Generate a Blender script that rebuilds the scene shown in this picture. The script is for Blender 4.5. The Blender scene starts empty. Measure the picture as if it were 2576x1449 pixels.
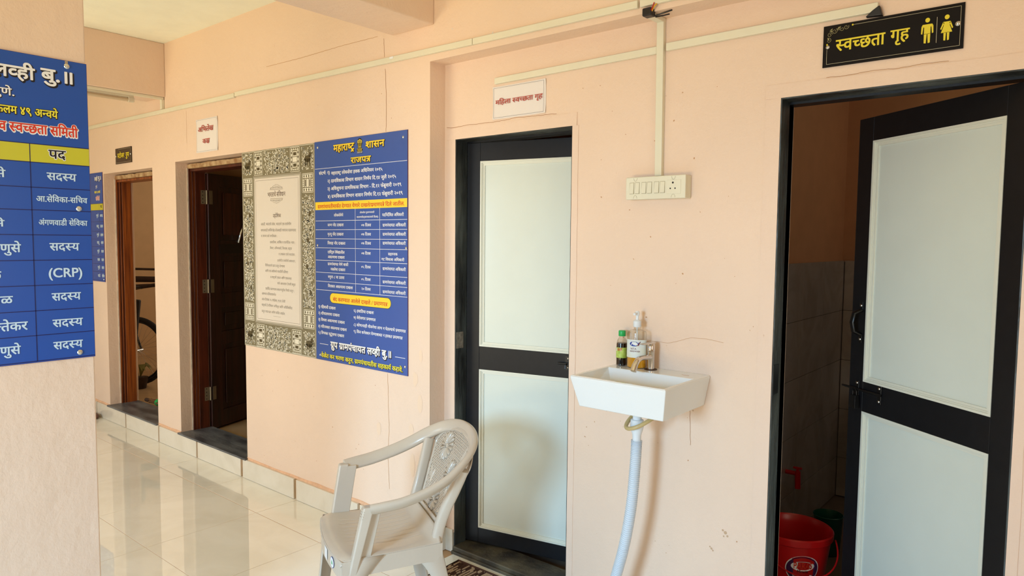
import bpy, bmesh, math, random
from math import sin, cos, pi, radians as R
from mathutils import Vector, Matrix
random.seed(7)
S = bpy.context.scene
C = S.collection

# ------------------------------------------------------------------ camera, world, light, exposure
FPX = 1775.9
yaw, pitch, roll = 0.69549972, -0.06763182, -0.009132
fw = Vector((-sin(yaw)*cos(pitch), cos(yaw)*cos(pitch), sin(pitch)))
rt = Vector((cos(yaw), sin(yaw), 0))
dn = fw.cross(rt)
r2 = cos(roll)*rt + sin(roll)*dn
d2 = -sin(roll)*rt + cos(roll)*dn
cd = bpy.data.cameras.new('camera')
cam = bpy.data.objects.new('camera', cd); C.objects.link(cam)
cam.matrix_world = Matrix(((r2.x, -d2.x, -fw.x, 0), (r2.y, -d2.y, -fw.y, 0), (r2.z, -d2.z, -fw.z, 1.551), (0, 0, 0, 1)))
cd.sensor_width = 36; cd.lens = 36*FPX/2576; cd.clip_start = 0.02; cd.clip_end = 200
S.camera = cam
S.view_settings.view_transform = 'Standard'; S.view_settings.look = 'None'
S.view_settings.gamma = 1; S.view_settings.use_curve_mapping = False
S.view_settings.exposure = -0.36
W = bpy.data.worlds.new('daylight'); S.world = W; W.use_nodes = True
bg = W.node_tree.nodes['Background']
bg.inputs[0].default_value = (0.78, 0.88, 1.0, 1); bg.inputs[1].default_value = 0.5

def area(name, loc, rot, sx, sy, power, col, spread=180):
    l = bpy.data.lights.new(name, 'AREA'); l.shape = 'RECTANGLE'; l.size = sx; l.size_y = sy
    l.energy = power; l.color = col; l.spread = R(spread)
    o = bpy.data.objects.new(name, l); C.objects.link(o); o.location = loc; o.rotation_euler = rot
    return o
# daylight entering through the verandah doorway behind the photographer and the far room's opening
# sky light falls in and down, light thrown up from the sunny ground outside comes in warm
area('daylight_doorway', (-1.12, -2.0, 1.6), (R(63), 0, R(6)), 0.75, 0.8, 50, (0.41, 0.71, 1.0), 88)
area('ground_bounce_doorway', (-1.55, -2.05, 0.5), (R(130), 0, 0), 1.5, 0.7, 28, (1.0, 0.71, 0.28), 90)
area('daylight_far_opening', (-4.6, -2.0, 1.6), (R(50), 0, 0), 3.0, 1.5, 76, (0.62, 0.82, 1.0), 120)
area('ground_bounce_far_opening', (-5.2, -2.05, 0.7), (R(128), 0, 0), 2.6, 0.7, 72, (1.0, 0.76, 0.36), 120)
area('right_side_fill', (1.38, 0.6, 1.5), (R(90), 0, R(90)), 1.6, 1.5, 20, (1.0, 0.84, 0.60))  # added warm fill from the unseen right side, lifts column, reveals and beams
area('washroom_fill', (0.42, 3.9, 2.2), (R(90), 0, R(80)), 0.4, 0.3, 1.7, (1.0, 0.9, 0.74))  # added fill brightening the washroom's left wall; no ventilator is built
area('store_room_fill', (-6.9, 5.4, 1.9), (R(-90), 0, 0), 1.2, 1.0, 24, (1.0, 0.93, 0.8))  # added fill inside the back wall to brighten the store room; no window there

# ------------------------------------------------------------------ materials
def lin(c):
    return tuple(((x/255)/12.92 if x/255 <= 0.04045 else ((x/255+0.055)/1.055)**2.4) for x in c) + (1,)
MATS = {}
def mat(name, col, rough=0.5, metal=0.0, spec=0.5, var=0.0, vscale=8, bump=0.0, bscale=40, coat=0, col2=None, trans=0, stretch=None, detail=6):
    if name in MATS: return MATS[name]
    m = bpy.data.materials.new(name); m.use_nodes = True; nt = m.node_tree; N = nt.nodes; L = nt.links
    b = N['Principled BSDF']; c = lin(col)
    b.inputs['Base Color'].default_value = c; b.inputs['Roughness'].default_value = rough
    b.inputs['Metallic'].default_value = metal; b.inputs['Specular IOR Level'].default_value = spec
    if coat: b.inputs['Coat Weight'].default_value = coat; b.inputs['Coat Roughness'].default_value = 0.05
    if trans: b.inputs['Transmission Weight'].default_value = trans
    tc = N.new('ShaderNodeTexCoord'); src = tc.outputs['Object']
    if stretch:
        mp = N.new('ShaderNodeMapping'); mp.inputs['Scale'].default_value = stretch; L.new(src, mp.inputs['Vector']); src = mp.outputs[0]
    if var or col2:
        n = N.new('ShaderNodeTexNoise'); n.inputs['Scale'].default_value = vscale; n.inputs['Detail'].default_value = detail; L.new(src, n.inputs['Vector'])
        r = N.new('ShaderNodeValToRGB'); L.new(n.outputs['Fac'], r.inputs['Fac'])
        a = col2 and lin(col2) or tuple(min(1, x*(1-var)) for x in c[:3])+(1,)
        bb = c if col2 else tuple(min(1, x*(1+var)) for x in c[:3])+(1,)
        r.color_ramp.elements[0].position = 0.35; r.color_ramp.elements[1].position = 0.65
        r.color_ramp.elements[0].color = a; r.color_ramp.elements[1].color = bb
        L.new(r.outputs['Color'], b.inputs['Base Color'])
    if bump:
        n2 = N.new('ShaderNodeTexNoise'); n2.inputs['Scale'].default_value = bscale; n2.inputs['Detail'].default_value = 4; L.new(src, n2.inputs['Vector'])
        bp = N.new('ShaderNodeBump'); bp.inputs['Strength'].default_value = bump; bp.inputs['Distance'].default_value = 0.01
        L.new(n2.outputs['Fac'], bp.inputs['Height']); L.new(bp.outputs[0], b.inputs['Normal'])
    MATS[name] = m
    return m

def plaster(name, col, dirt, chips=0.012):
    m = mat(name, col, rough=0.55, spec=0.35); nt = m.node_tree; N = nt.nodes; L = nt.links; b = N['Principled BSDF']
    tc = N['Texture Coordinate']
    big = N.new('ShaderNodeTexNoise'); big.inputs['Scale'].default_value = 1.4; big.inputs['Detail'].default_value = 5; L.new(tc.outputs['Object'], big.inputs['Vector'])
    r = N.new('ShaderNodeValToRGB'); c = lin(col)
    r.color_ramp.elements[0].position = 0.3; r.color_ramp.elements[0].color = tuple(x*0.955 for x in c[:3])+(1,)
    r.color_ramp.elements[1].position = 0.7; r.color_ramp.elements[1].color = tuple(min(1, x*1.02) for x in c[:3])+(1,)
    L.new(big.outputs['Fac'], r.inputs['Fac'])
    # scattered specks and small scuffs of the paint film
    wv = N.new('ShaderNodeTexNoise'); wv.inputs['Scale'].default_value = 16; wv.inputs['Detail'].default_value = 8; wv.inputs['Roughness'].default_value = 0.7
    mp = N.new('ShaderNodeMapping'); mp.inputs['Scale'].default_value = (1, 1, 0.55); L.new(tc.outputs['Object'], mp.inputs['Vector']); L.new(mp.outputs[0], wv.inputs['Vector'])
    r2_ = N.new('ShaderNodeValToRGB'); r2_.color_ramp.elements[0].position = 0.71; r2_.color_ramp.elements[1].position = 0.74
    L.new(wv.outputs['Fac'], r2_.inputs['Fac'])
    mx = N.new('ShaderNodeMix'); mx.data_type = 'RGBA'; L.new(r2_.outputs['Color'], mx.inputs['Factor']); L.new(r.outputs['Color'], mx.inputs['A']); mx.inputs['B'].default_value = lin(dirt)
    L.new(mx.outputs['Result'], b.inputs['Base Color'])
    f1 = N.new('ShaderNodeTexNoise'); f1.inputs['Scale'].default_value = 5; f1.inputs['Detail'].default_value = 9; f1.inputs['Roughness'].default_value = 0.62; L.new(tc.outputs['Object'], f1.inputs['Vector'])
    bp = N.new('ShaderNodeBump'); bp.inputs['Strength'].default_value = 0.65; bp.inputs['Distance'].default_value = 0.014
    L.new(f1.outputs['Fac'], bp.inputs['Height'])
    bp2 = N.new('ShaderNodeBump'); bp2.inputs['Strength'].default_value = 0.5; bp2.inputs['Distance'].default_value = 0.004
    L.new(wv.outputs['Fac'], bp2.inputs['Height']); L.new(bp.outputs[0], bp2.inputs['Normal']); L.new(bp2.outputs[0], b.inputs['Normal'])
    return m
WALL = plaster('peach_wall_paint', (236, 209, 187), (208, 172, 138))
ARCH = plaster('peach_band_paint', (236, 209, 188), (204, 164, 130))
CEIL = mat('cream_ceiling_paint', (246, 247, 230), rough=0.7, var=0.02, bump=0.1)
PLAST = mat('raw_plaster', (214, 200, 182), rough=0.9, var=0.12, vscale=20, bump=0.5, bscale=30)
CRACK = mat('crack_shadow_line', (176, 128, 88), rough=0.9)
CRACKL = mat('faint_crack_line', (205, 160, 116), rough=0.9)
YSTAIN = mat('yellow_paint_stain', (240, 200, 130), rough=0.7)
BSTAIN = mat('brown_rust_stain', (200, 166, 134), rough=0.8)
CREAM = mat('cream_plastic', (228, 222, 200), rough=0.35, var=0.02)
CREAMD = mat('cream_plastic_groove', (170, 160, 130), rough=0.5)
BLACKPVC = mat('black_door_pvc', (22, 22, 25), rough=0.38, spec=0.3, var=0.1, vscale=30, bump=0.02, bscale=200)
BLACK = mat('black_metal', (14, 14, 15), rough=0.35)
TAPE = mat('black_tape', (18, 15, 18), rough=0.4)
STEEL = mat('steel_screw', (205, 205, 200), rough=0.2, metal=1)
CHROME = mat('chrome', (215, 210, 205), rough=0.09, metal=1)
PANEL = mat('pale_door_panel', (224, 229, 219), rough=0.22, spec=0.5, var=0.01)
PANELB = mat('pale_panel_bead', (230, 229, 214), rough=0.3)
GRAN = mat('black_granite', (20, 21, 22), rough=0.4, col2=(74, 80, 78), vscale=9, bump=0.6, bscale=30, stretch=(1, 1, 0.35), detail=9)
THR = mat('black_threshold_stone', (46, 42, 38), rough=0.5, col2=(92, 84, 66), vscale=10, bump=0.4, bscale=30, detail=9)
SLATE = mat('grey_sill_stone', (58, 60, 66), rough=0.35, col2=(110, 112, 114), vscale=9, bump=0.2, stretch=(0.5, 1.6, 1), detail=9)
WOOD = mat('brown_door_wood', (92, 40, 22), rough=0.35, col2=(60, 24, 14), vscale=5, bump=0.12, bscale=14, stretch=(6, 6, 0.5), detail=8)
WOODD = mat('dark_door_leaf_wood', (64, 28, 20), rough=0.32, col2=(38, 16, 13), vscale=5, bump=0.12, bscale=14, stretch=(5, 5, 0.5), detail=8)
WOODO = mat('orange_varnished_wood', (158, 84, 30), rough=0.35, col2=(98, 44, 18), vscale=6, bump=0.15, bscale=14, stretch=(8, 8, 0.4), detail=8)
HEAD = mat('plaster_smeared_wood', (150, 108, 66), rough=0.7, col2=(196, 168, 126), vscale=22, bump=0.5, bscale=30, detail=8)
HINGE = mat('worn_hinge_steel', (150, 140, 118), rough=0.45, metal=0.7, var=0.1)
PORC = mat('white_porcelain', (232, 234, 234), rough=0.08, coat=0.4)
PVCW = mat('white_pvc', (225, 230, 234), rough=0.35)
HOSEM = mat('grey_white_hose', (214, 222, 230), rough=0.35)
BEIGET = mat('beige_flexible_pipe', (196, 172, 118), rough=0.3, var=0.05)
CHAIRM = mat('beige_grey_chair_plastic', (205, 192, 176), rough=0.27, spec=0.5, var=0.03, vscale=5, bump=0.02, bscale=60, coat=0.15)
BLUE = mat('blue_board_print', (30, 80, 168), rough=0.28, var=0.0)
BLUEL = mat('blue_poster_print', (62, 92, 166), rough=0.25)
NAVY = mat('navy_rule_print', (14, 22, 84), rough=0.3)
YEL = mat('yellow_print', (250, 214, 60), rough=0.3)
LIME = mat('lime_yellow_print', (200, 194, 52), rough=0.3)
LIMET = mat('yellow_lettering', (240, 228, 70), rough=0.3)
WHT = mat('white_print', (240, 240, 242), rough=0.3)
PALE = mat('pale_blue_lettering', (200, 224, 242), rough=0.3)
RED = mat('red_lettering', (214, 52, 30), rough=0.35)
REDP = mat('red_paper_lettering', (176, 58, 44), rough=0.6)
KPRT = mat('black_print', (16, 14, 26), rough=0.3)
REDEDGE = mat('dark_red_board_edge', (96, 34, 60), rough=0.5)
PAPER = mat('white_paper', (232, 224, 220), rough=0.7)
GRYL = mat('grey_rule_print', (110, 108, 120), rough=0.6)
OLIVE = mat('olive_border_print', (126, 118, 92), rough=0.4)
OLIVED = mat('dark_olive_print', (86, 76, 50), rough=0.4)
CRPRT = mat('cream_print', (236, 230, 212), rough=0.35)
PANP = mat('inner_panel_print', (228, 218, 206), rough=0.3)
PANG = mat('silver_line_print', (184, 176, 160), rough=0.35)
BRNT = mat('brown_grey_lettering', (112, 96, 74), rough=0.5)
SGNK = mat('black_sign_acrylic', (20, 15, 14), rough=0.3, spec=0.15)
SGNB = mat('brown_black_sign', (60, 46, 34), rough=0.25)
SGNY = mat('sign_yellow', (226, 206, 40), rough=0.35)
SGNL = mat('sign_line', (190, 180, 150), rough=0.4)
LTILE = None
REDB = mat('red_bucket_plastic', (196, 22, 24), rough=0.28, var=0.03)
GRNB = mat('dark_green_plastic', (12, 92, 74), rough=0.35)
REDT = mat('red_tap_plastic', (205, 24, 30), rough=0.35)
RUBBER = mat('black_rubber', (24, 22, 22), rough=0.7)
GREENCAP = mat('green_cap', (28, 168, 84), rough=0.35)
DARKLIQ = mat('dark_liquid', (14, 10, 12), rough=0.08)
AMBER = mat('amber_handwash', (232, 160, 20), rough=0.15)
LBLG = mat('lime_label', (150, 180, 60), rough=0.4, col2=(196, 214, 110), vscale=60)
LBLW = mat('pale_label', (216, 222, 220), rough=0.4, col2=(226, 224, 190), vscale=20)
LBLB = mat('label_blue', (24, 60, 150), rough=0.4)
MAROON = mat('label_maroon', (110, 30, 34), rough=0.4)
PURPLE = mat('label_purple', (64, 24, 74), rough=0.4)
STKR = mat('white_sticker', (236, 238, 240), rough=0.3)
MATD = mat('brown_mat_weave', (72, 42, 28), rough=0.9, var=0.1)
MATC = mat('cream_mat_cord', (196, 168, 138), rough=0.9)
SACK = mat('pale_sack', (190, 170, 150), rough=0.8, var=0.2, bump=0.5)
LEAFM = mat('yellow_green_leaf', (120, 118, 52), rough=0.6)
WIRER = mat('red_wire', (180, 30, 20), rough=0.4)
WIREY = mat('yellow_wire', (230, 170, 30), rough=0.4)
STICK = mat('dark_wood_stick', (52, 34, 24), rough=0.7, var=0.2, vscale=20)

def clear(name, tint, fac):
    m = bpy.data.materials.new(name); m.use_nodes = True; nt = m.node_tree; N = nt.nodes; L = nt.links
    N.remove(N['Principled BSDF'])
    t = N.new('ShaderNodeBsdfTransparent'); t.inputs[0].default_value = tint
    g = N.new('ShaderNodeBsdfGlossy'); g.inputs['Roughness'].default_value = 0.06
    lw = N.new('ShaderNodeLayerWeight'); lw.inputs[0].default_value = fac
    mx = N.new('ShaderNodeMixShader'); L.new(lw.outputs['Facing'], mx.inputs[0]); L.new(t.outputs[0], mx.inputs[1]); L.new(g.outputs[0], mx.inputs[2])
    L.new(mx.outputs[0], N['Material Output'].inputs[0]); return m
PET = clear('clear_pet', (0.93, 0.92, 0.88, 1), 0.22)

def tilemat(name, a, b_, rough, scale=1.2, bump=0.0):
    m = bpy.data.materials.new(name); m.use_nodes = True; nt = m.node_tree; N = nt.nodes; L = nt.links; b = N['Principled BSDF']
    geo = N.new('ShaderNodeNewGeometry'); oi = N.new('ShaderNodeObjectInfo')
    n = N.new('ShaderNodeTexNoise'); n.inputs['Scale'].default_value = scale; n.inputs['Detail'].default_value = 10; n.inputs['Roughness'].default_value = 0.6; n.inputs['Distortion'].default_value = 1.4
    L.new(geo.outputs['Position'], n.inputs['Vector'])
    r = N.new('ShaderNodeValToRGB'); r.color_ramp.elements[0].position = 0.38; r.color_ramp.elements[0].color = lin(a); r.color_ramp.elements[1].position = 0.6; r.color_ramp.elements[1].color = lin(b_)
    L.new(n.outputs['Fac'], r.inputs['Fac'])
    L.new(r.outputs['Color'], b.inputs['Base Color'])
    b.inputs['Roughness'].default_value = rough; b.inputs['Specular IOR Level'].default_value = 0.8; b.inputs['Coat Weight'].default_value = 0.45; b.inputs['Coat Roughness'].default_value = rough*0.6
    if bump:
        bp = N.new('ShaderNodeBump'); bp.inputs['Strength'].default_value = bump; bp.inputs['Distance'].default_value = 0.01; L.new(n.outputs['Fac'], bp.inputs['Height']); L.new(bp.outputs[0], b.inputs['Normal'])
    return m
FTILE = tilemat('polished_floor_tile', (240, 234, 218), (248, 243, 229), 0.022, 2.2)
STILE = tilemat('polished_skirting_tile', (222, 212, 194), (230, 221, 205), 0.06, 2.5)
GROUT = mat('reddish_grout', (190, 150, 108), rough=0.9)
GROUTD = mat('dark_grout', (70, 58, 46), rough=0.9)
WTILE = tilemat('bathroom_wall_tile', (168, 160, 150), (184, 176, 166), 0.12, 3)

# ------------------------------------------------------------------ mesh helpers
class MB:
    def __init__(s): s.v = []; s.f = []; s.mi = []; s.cur = 0; s.sm = set()
    def face(s, idx, sm=False):
        s.f.append(tuple(idx)); s.mi.append(s.cur)
        if sm: s.sm.add(len(s.f)-1)
    def box(s, x0, x1, y0, y1, z0, z1, M=None):
        b = len(s.v)
        for z in (z0, z1):
            for x, y in ((x0, y0), (x1, y0), (x1, y1), (x0, y1)):
                p = Vector((x, y, z)); s.v.append(tuple(M @ p) if M else tuple(p))
        for q in ((3, 2, 1, 0), (4, 5, 6, 7), (0, 1, 5, 4), (1, 2, 6, 5), (2, 3, 7, 6), (3, 0, 4, 7)): s.face([b+i for i in q])
        return s
    def hexa(s, pts):                      # 8 corners: 4 bottom ccw, 4 top ccw
        b = len(s.v); s.v += [tuple(p) for p in pts]
        for q in ((3, 2, 1, 0), (4, 5, 6, 7), (0, 1, 5, 4), (1, 2, 6, 5), (2, 3, 7, 6), (3, 0, 4, 7)): s.face([b+i for i in q])
        return s
    def quad(s, *p):
        b = len(s.v); s.v += [tuple(q) for q in p]; s.face(range(b, b+len(p))); return s
    def prism(s, outline, fn, t0, t1):     # outline of 2D points mapped by fn(a, b, t)
        b = len(s.v); n = len(outline)
        for t in (t0, t1): s.v += [tuple(fn(a, c, t)) for a, c in outline]
        s.face([b+i for i in range(n)][::-1]); s.face([b+n+i for i in range(n)])
        for i in range(n): j = (i+1) % n; s.face((b+i, b+j, b+n+j, b+n+i))
        return s
    def tube(s, path, rad, seg=12, cap=True, ell=None, up=Vector((0, 0, 1)), closed=False):
        P = [Vector(p) for p in path]; n = len(P); b = len(s.v)
        prev = None
        for i, p in enumerate(P):
            if closed: t = (P[(i+1) % n]-P[i-1])
            else: t = (P[min(i+1, n-1)]-P[max(i-1, 0)])
            t.normalize()
            if prev is None:
                a = up if abs(t.dot(up)) < 0.95 else Vector((1, 0, 0))
                u = t.cross(a).normalized()
            else:
                u = (prev-t*prev.dot(t)).normalized()
            prev = u; w = t.cross(u)
            r = rad[i] if isinstance(rad, (list, tuple)) else rad
            for k in range(seg):
                a = 2*pi*k/seg; ru, rw = (r, r) if ell is None else (r*ell[0], r*ell[1])
                ca, sa = cos(a), sin(a)
                if ell is not None and len(ell) > 2:
                    e = ell[2]; ca = math.copysign(abs(ca)**e, ca); sa = math.copysign(abs(sa)**e, sa)
                s.v.append(tuple(p+u*ca*ru+w*sa*rw))
        m = n if closed else n-1
        for i in range(m):
            for k in range(seg):
                k2 = (k+1) % seg; i2 = (i+1) % n
                s.face((b+i*seg+k, b+i*seg+k2, b+i2*seg+k2, b+i2*seg+k), True)
        if cap and not closed:
            s.face([b+k for k in range(seg)][::-1]); s.face([b+(n-1)*seg+k for k in range(seg)])
        return s
    def lathe(s, prof, o, seg=24, sx=1, sy=1, M=None, cap=True):
        b = len(s.v); n = len(prof)
        for r, z in prof:
            for k in range(seg):
                a = 2*pi*k/seg; p = Vector((r*cos(a)*sx, r*sin(a)*sy, z))
                if M: p = M @ p
                s.v.append((o[0]+p.x, o[1]+p.y, o[2]+p.z))
        for i in range(n-1):
            for k in range(seg):
                k2 = (k+1) % seg; s.face((b+i*seg+k, b+i*seg+k2, b+(i+1)*seg+k2, b+(i+1)*seg+k), True)
        if cap:
            s.face([b+k for k in range(seg)][::-1]); s.face([b+(n-1)*seg+k for k in range(seg)])
        return s
    def build(s, name, mats, parent=None, bevel=0, seg=2, smooth=False, solid=0, kind=None, label=None, recalc=True, sub=0):
        me = bpy.data.meshes.new(name); me.from_pydata(s.v, [], s.f)
        if not isinstance(mats, (list, tuple)): mats = [mats]
        for m in mats: me.materials.append(m)
        for i, p in enumerate(me.polygons):
            p.material_index = s.mi[i]
            p.use_smooth = smooth or (i in s.sm)
        if recalc:
            bm = bmesh.new(); bm.from_mesh(me)
            if smooth or solid: bmesh.ops.remove_doubles(bm, verts=bm.verts, dist=1e-5)
            bmesh.ops.recalc_face_normals(bm, faces=bm.faces); bm.to_mesh(me); bm.free()
        if (smooth or s.sm) and not bevel: me.set_sharp_from_angle(angle=R(42))
        o = bpy.data.objects.new(name, me); C.objects.link(o)
        if parent is not None: o.parent = parent
        if solid:
            q = o.modifiers.new('thickness', 'SOLIDIFY'); q.thickness = solid; q.offset = 0
        if bevel:
            q = o.modifiers.new('bevel', 'BEVEL'); q.width = bevel; q.segments = seg; q.limit_method = 'ANGLE'; q.angle_limit = R(35)
            for p in me.polygons: p.use_smooth = True
            q.harden_normals = True
        if sub:
            q = o.modifiers.new('sub', 'SUBSURF'); q.levels = sub; q.render_levels = sub
        if kind: o['kind'] = kind
        if label: o['label'] = label
        return o
def thing(name, label, cat, loc=(0, 0, 0), group=None):
    o = bpy.data.objects.new(name, None); C.objects.link(o); o.empty_display_size = 0.05; o.location = loc
    o['label'] = label; o['category'] = cat
    if group: o['group'] = group
    return o
def tag(o, label, cat, group=None):
    o['label'] = label; o['category'] = cat
    if group: o['group'] = group
    return o
def struct(o): o['kind'] = 'structure'; return o
def wob(seed):
    r = random.Random(seed); ph = [r.uniform(0, 6.28) for _ in range(6)]; fr = [r.uniform(3, 40) for _ in range(6)]
    return lambda t: sum(sin(fr[i]*t+ph[i])/(1+fr[i]*0.12) for i in range(6))/3

# ------------------------------------------------------------------ Devanagari lettering (outlines of the built-in font, clusters shaped here)
GC = {}
def _raw(ch, off, res):
    c = bpy.data.curves.new('glyph', 'FONT'); c.body = ch; c.resolution_u = res; c.offset = off
    o = bpy.data.objects.new('glyph', c); C.objects.link(o)
    dg = bpy.context.evaluated_depsgraph_get()
    e = o.evaluated_get(dg); m = e.to_mesh()
    v = [(q.co.x, q.co.y) for q in m.vertices]; f = [tuple(p.vertices) for p in m.polygons]
    e.to_mesh_clear(); bpy.data.objects.remove(o); bpy.data.curves.remove(c)
    return v, f
NOH = set('ािीोौ')
def glyph(ch, off=0.0, res=3):
    k = (ch, off, res)
    if k in GC: return GC[k]
    if ch == ' ': GC[k] = ([], [], 0.28); return GC[k]
    v, f = _raw(ch, off, res)
    if ch in 'ुूृेैंः्ँॅ': adv = 0.0 if ch != 'ः' else 0.28
    elif '\u0904' <= ch <= '\u0939' or ch in 'ाीोौ':
        adv = (ch in 'ाीोौ') and 0.262 or max(x for x, y in v)-off-0.006
    elif ch == 'ि': adv = 0.262
    elif '\u0966' <= ch <= '\u096f': adv = max(x for x, y in v)-off+0.07
    else:
        v2, _ = _raw(ch+ch, off, res); adv = max(x for x, y in v2)-max(x for x, y in v)
    GC[k] = (v, f, adv); return GC[k]
def clipx(v, f, xc):
    bm = bmesh.new(); vs = [bm.verts.new((x, y, 0)) for x, y in v]
    for q in f:
        try: bm.faces.new([vs[i] for i in q])
        except ValueError: pass
    bmesh.ops.bisect_plane(bm, geom=bm.verts[:]+bm.edges[:]+bm.faces[:], plane_co=(xc, 0, 0), plane_no=(1, 0, 0), clear_outer=True)
    bm.verts.index_update(); ov = [(q.co.x, q.co.y) for q in bm.verts]; of = [tuple(w.index for w in q.verts) for q in bm.faces]; bm.free()
    return ov, of
def strokes(lines, w):
    v = []; f = []
    for ln in lines:
        for (x0, y0), (x1, y1) in zip(ln, ln[1:]):
            dx, dy = x1-x0, y1-y0; l = math.hypot(dx, dy) or 1; ex, ey = dx/l*w*0.35, dy/l*w*0.35; nx, ny = -dy/l*w/2, dx/l*w/2
            b = len(v); q = len(f)*0.07+0.05; v += [(x0-ex+nx, y0-ey+ny, q), (x0-ex-nx, y0-ey-ny, q), (x1+ex-nx, y1+ey-ny, q), (x1+ex+nx, y1+ey+ny, q)]; f.append((b, b+1, b+2, b+3))
    return v, f
VIR = '्'; MATRA = set('ािीुूृेैोौंःँॅ')
BARRED = set('खगघचजझञणतथधनपबभमयलवशषसअ')
def shape(text, off=0.0, res=3):
    """returns verts, faces, total advance in em units; headline top 0.622, baseline 0"""
    V = []; F = []; pen = 0.0; sw = 0.08+2*off
    LV = [0]
    def put(v, f, dx):
        b = len(V); LV[0] = (LV[0]+1) % 5; l0 = LV[0]*1.0
        V.extend((p[0]+dx, p[1], l0+(p[2] if len(p) > 2 else 0)) for p in v); F.extend(tuple(b+i for i in q) for q in f)
    i = 0; n = len(text)
    while i < n:
        ch = text[i]
        if not ('\u0904' <= ch <= '\u0939'):
            v, f, a = glyph(ch, off, res); put(v, f, pen); pen += a; i += 1; continue
        cons = [ch]; i += 1
        while i+1 < n and text[i] == VIR and '\u0915' <= text[i+1] <= '\u0939': cons.append(text[i+1]); i += 2
        endv = False
        if i < n and text[i] == VIR: endv = True; i += 1
        ms = []
        while i < n and text[i] in MATRA: ms.append(text[i]); i += 1
        reph = len(cons) > 1 and cons[0] == 'र'
        if reph: cons = cons[1:]
        if 'ि' in ms:
            v, f, a = glyph('ि', off, res); put(v, f, pen); pen += a; ms.remove('ि')
        k = 0
        while k < len(cons):
            c = cons[k]; nx = cons[k+1] if k+1 < len(cons) else None
            if c == 'क' and nx == 'ष':
                a = 0.62; b = a-0.145
                v, f = strokes([[(0, 0.582), (a, 0.582)], [(b, 0.6), (b, 0.03)], [(0.27, 0.58), (0.13, 0.51), (0.10, 0.42), (0.17, 0.34), (0.33, 0.32)], [(0.17, 0.34), (0.08, 0.24), (0.10, 0.11), (0.21, 0.07), (0.31, 0.15), (b, 0.30)], [(0.22, 0.08), (0.36, -0.03)]], sw); put(v, f, pen); pen += a; k += 2; continue
            if c == 'त' and nx == 'र':
                a = 0.56; b = a-0.145
                v, f = strokes([[(0, 0.582), (a, 0.582)], [(b, 0.6), (b, 0.03)], [(0.05, 0.36), (b, 0.36)], [(b, 0.33), (0.12, 0.06)]], sw); put(v, f, pen); pen += a; k += 2; continue
            v, f, a = glyph(c, off, res)
            if nx == 'र':
                put(v, f, pen)
                if c in BARRED: b = a-0.145; sv, sf = strokes([[(b, 0.24), (b-0.25, 0.03)]], sw)
                elif c in 'कफ': sv, sf = strokes([[(0.39, 0.2), (0.16, 0.02)]], sw)
                else: b = a*0.5; sv, sf = strokes([[(b-0.14, -0.16), (b, -0.04), (b+0.14, -0.16)]], sw)
                put(sv, sf, pen); pen += a; k += 2; continue
            if nx is None:
                put(v, f, pen); pen += a
            elif c in BARRED:
                xc = a-0.18; cv, cf = clipx(v, f, xc); put(cv, cf, pen); pen += xc-0.005
            elif c in 'कफ':
                xc = a-0.13; cv, cf = clipx(v, f, xc); put(cv, cf, pen); pen += xc-0.01
            else:
                put(v, f, pen); pen += a; gv, gf, _ = glyph(VIR, off, res); put(gv, gf, pen-0.2)
            k += 1
        if endv: gv, gf, _ = glyph(VIR, off, res); put(gv, gf, pen-0.12)
        if reph: vis = 'ः' in ms
        for m_ in ms:
            if m_ == 'ः' and reph: continue
            v, f, a = glyph(m_, off, res)
            dx = 0
            if m_ in 'ुूृ' and cons[-1] not in BARRED: dx = 0.02
            if m_ in 'े ै ं' and cons[-1] in 'टडढदहठछर' and 'ा' not in ms: dx = -0.04
            put(v, f, pen+dx); pen += a
        if reph:
            b = pen-0.12; v, f = strokes([[(b, 0.62), (b-0.1, 0.7), (b-0.09, 0.8), (b+0.01, 0.84), (b+0.09, 0.8)]], sw*0.9); put(v, f, 0)
            if vis: v, f, a = glyph('ः', off, res); put(v, f, pen); pen += a
    return V, F, pen
def lettering(items, fn, name, mat_, parent, lift=0.0, res=3, label=None):
    """items: (text, a0, a1, head, height, boldness); fn(a, z, lift) -> 3D point; joined as one printed layer"""
    out = None
    for it in items:
        t, a0, a1, hd, h, bo = it; m = MB()
        v, f, adv = shape(t, 0.0, res); sy = h/0.622; sx = (a1-a0)/max(adv, 0.01)
        if bo < 0.008: st = [(0, 0)]
        elif bo < 0.026: st = [(bo, bo*0.6), (-bo, bo*0.6), (-bo, -bo*0.6), (bo, -bo*0.6)]
        else:
            n_ = 8 if bo < 0.05 else 12; st = [(bo*cos(2*pi*(k+0.5)/n_), bo*sin(2*pi*(k+0.5)/n_)) for k in range(n_)]+[(0, 0)]
        for si, (ex, ey) in enumerate(st):
            b = len(m.v)
            for x, y, lv in v: m.v.append(tuple(fn(a0+x*sx+ex*sy, hd-h+(y+ey)*sy, lift+1.2e-5*lv+(7e-5 if len(st) < 6 else 3e-5)*si*(1 if len(st) < 2 else 1)*0.35)))
            for q in f: m.face([b+i for i in q])
        out = m.build(name, mat_, parent, recalc=False, label=label)
    return out
def rects(lst, fn, name, mat_, parent, lift):
    m = MB()
    for a0, a1, z0, z1 in lst: m.quad(fn(a0, z0, lift), fn(a1, z0, lift), fn(a1, z1, lift), fn(a0, z1, lift))
    return m.build(name, mat_, parent, recalc=False)
def poly(pts_lists, fn, name, mat_, parent, lift):
    m = MB()
    for pts in pts_lists: m.quad(*[fn(a, z, lift) for a, z in pts])
    return m.build(name, mat_, parent, recalc=False)
def ring(cx, cz, rx, rz, n=20, a0=0, a1=2*pi): return [(cx+rx*cos(a0+(a1-a0)*k/n), cz+rz*sin(a0+(a1-a0)*k/n)) for k in range(n)]
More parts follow.
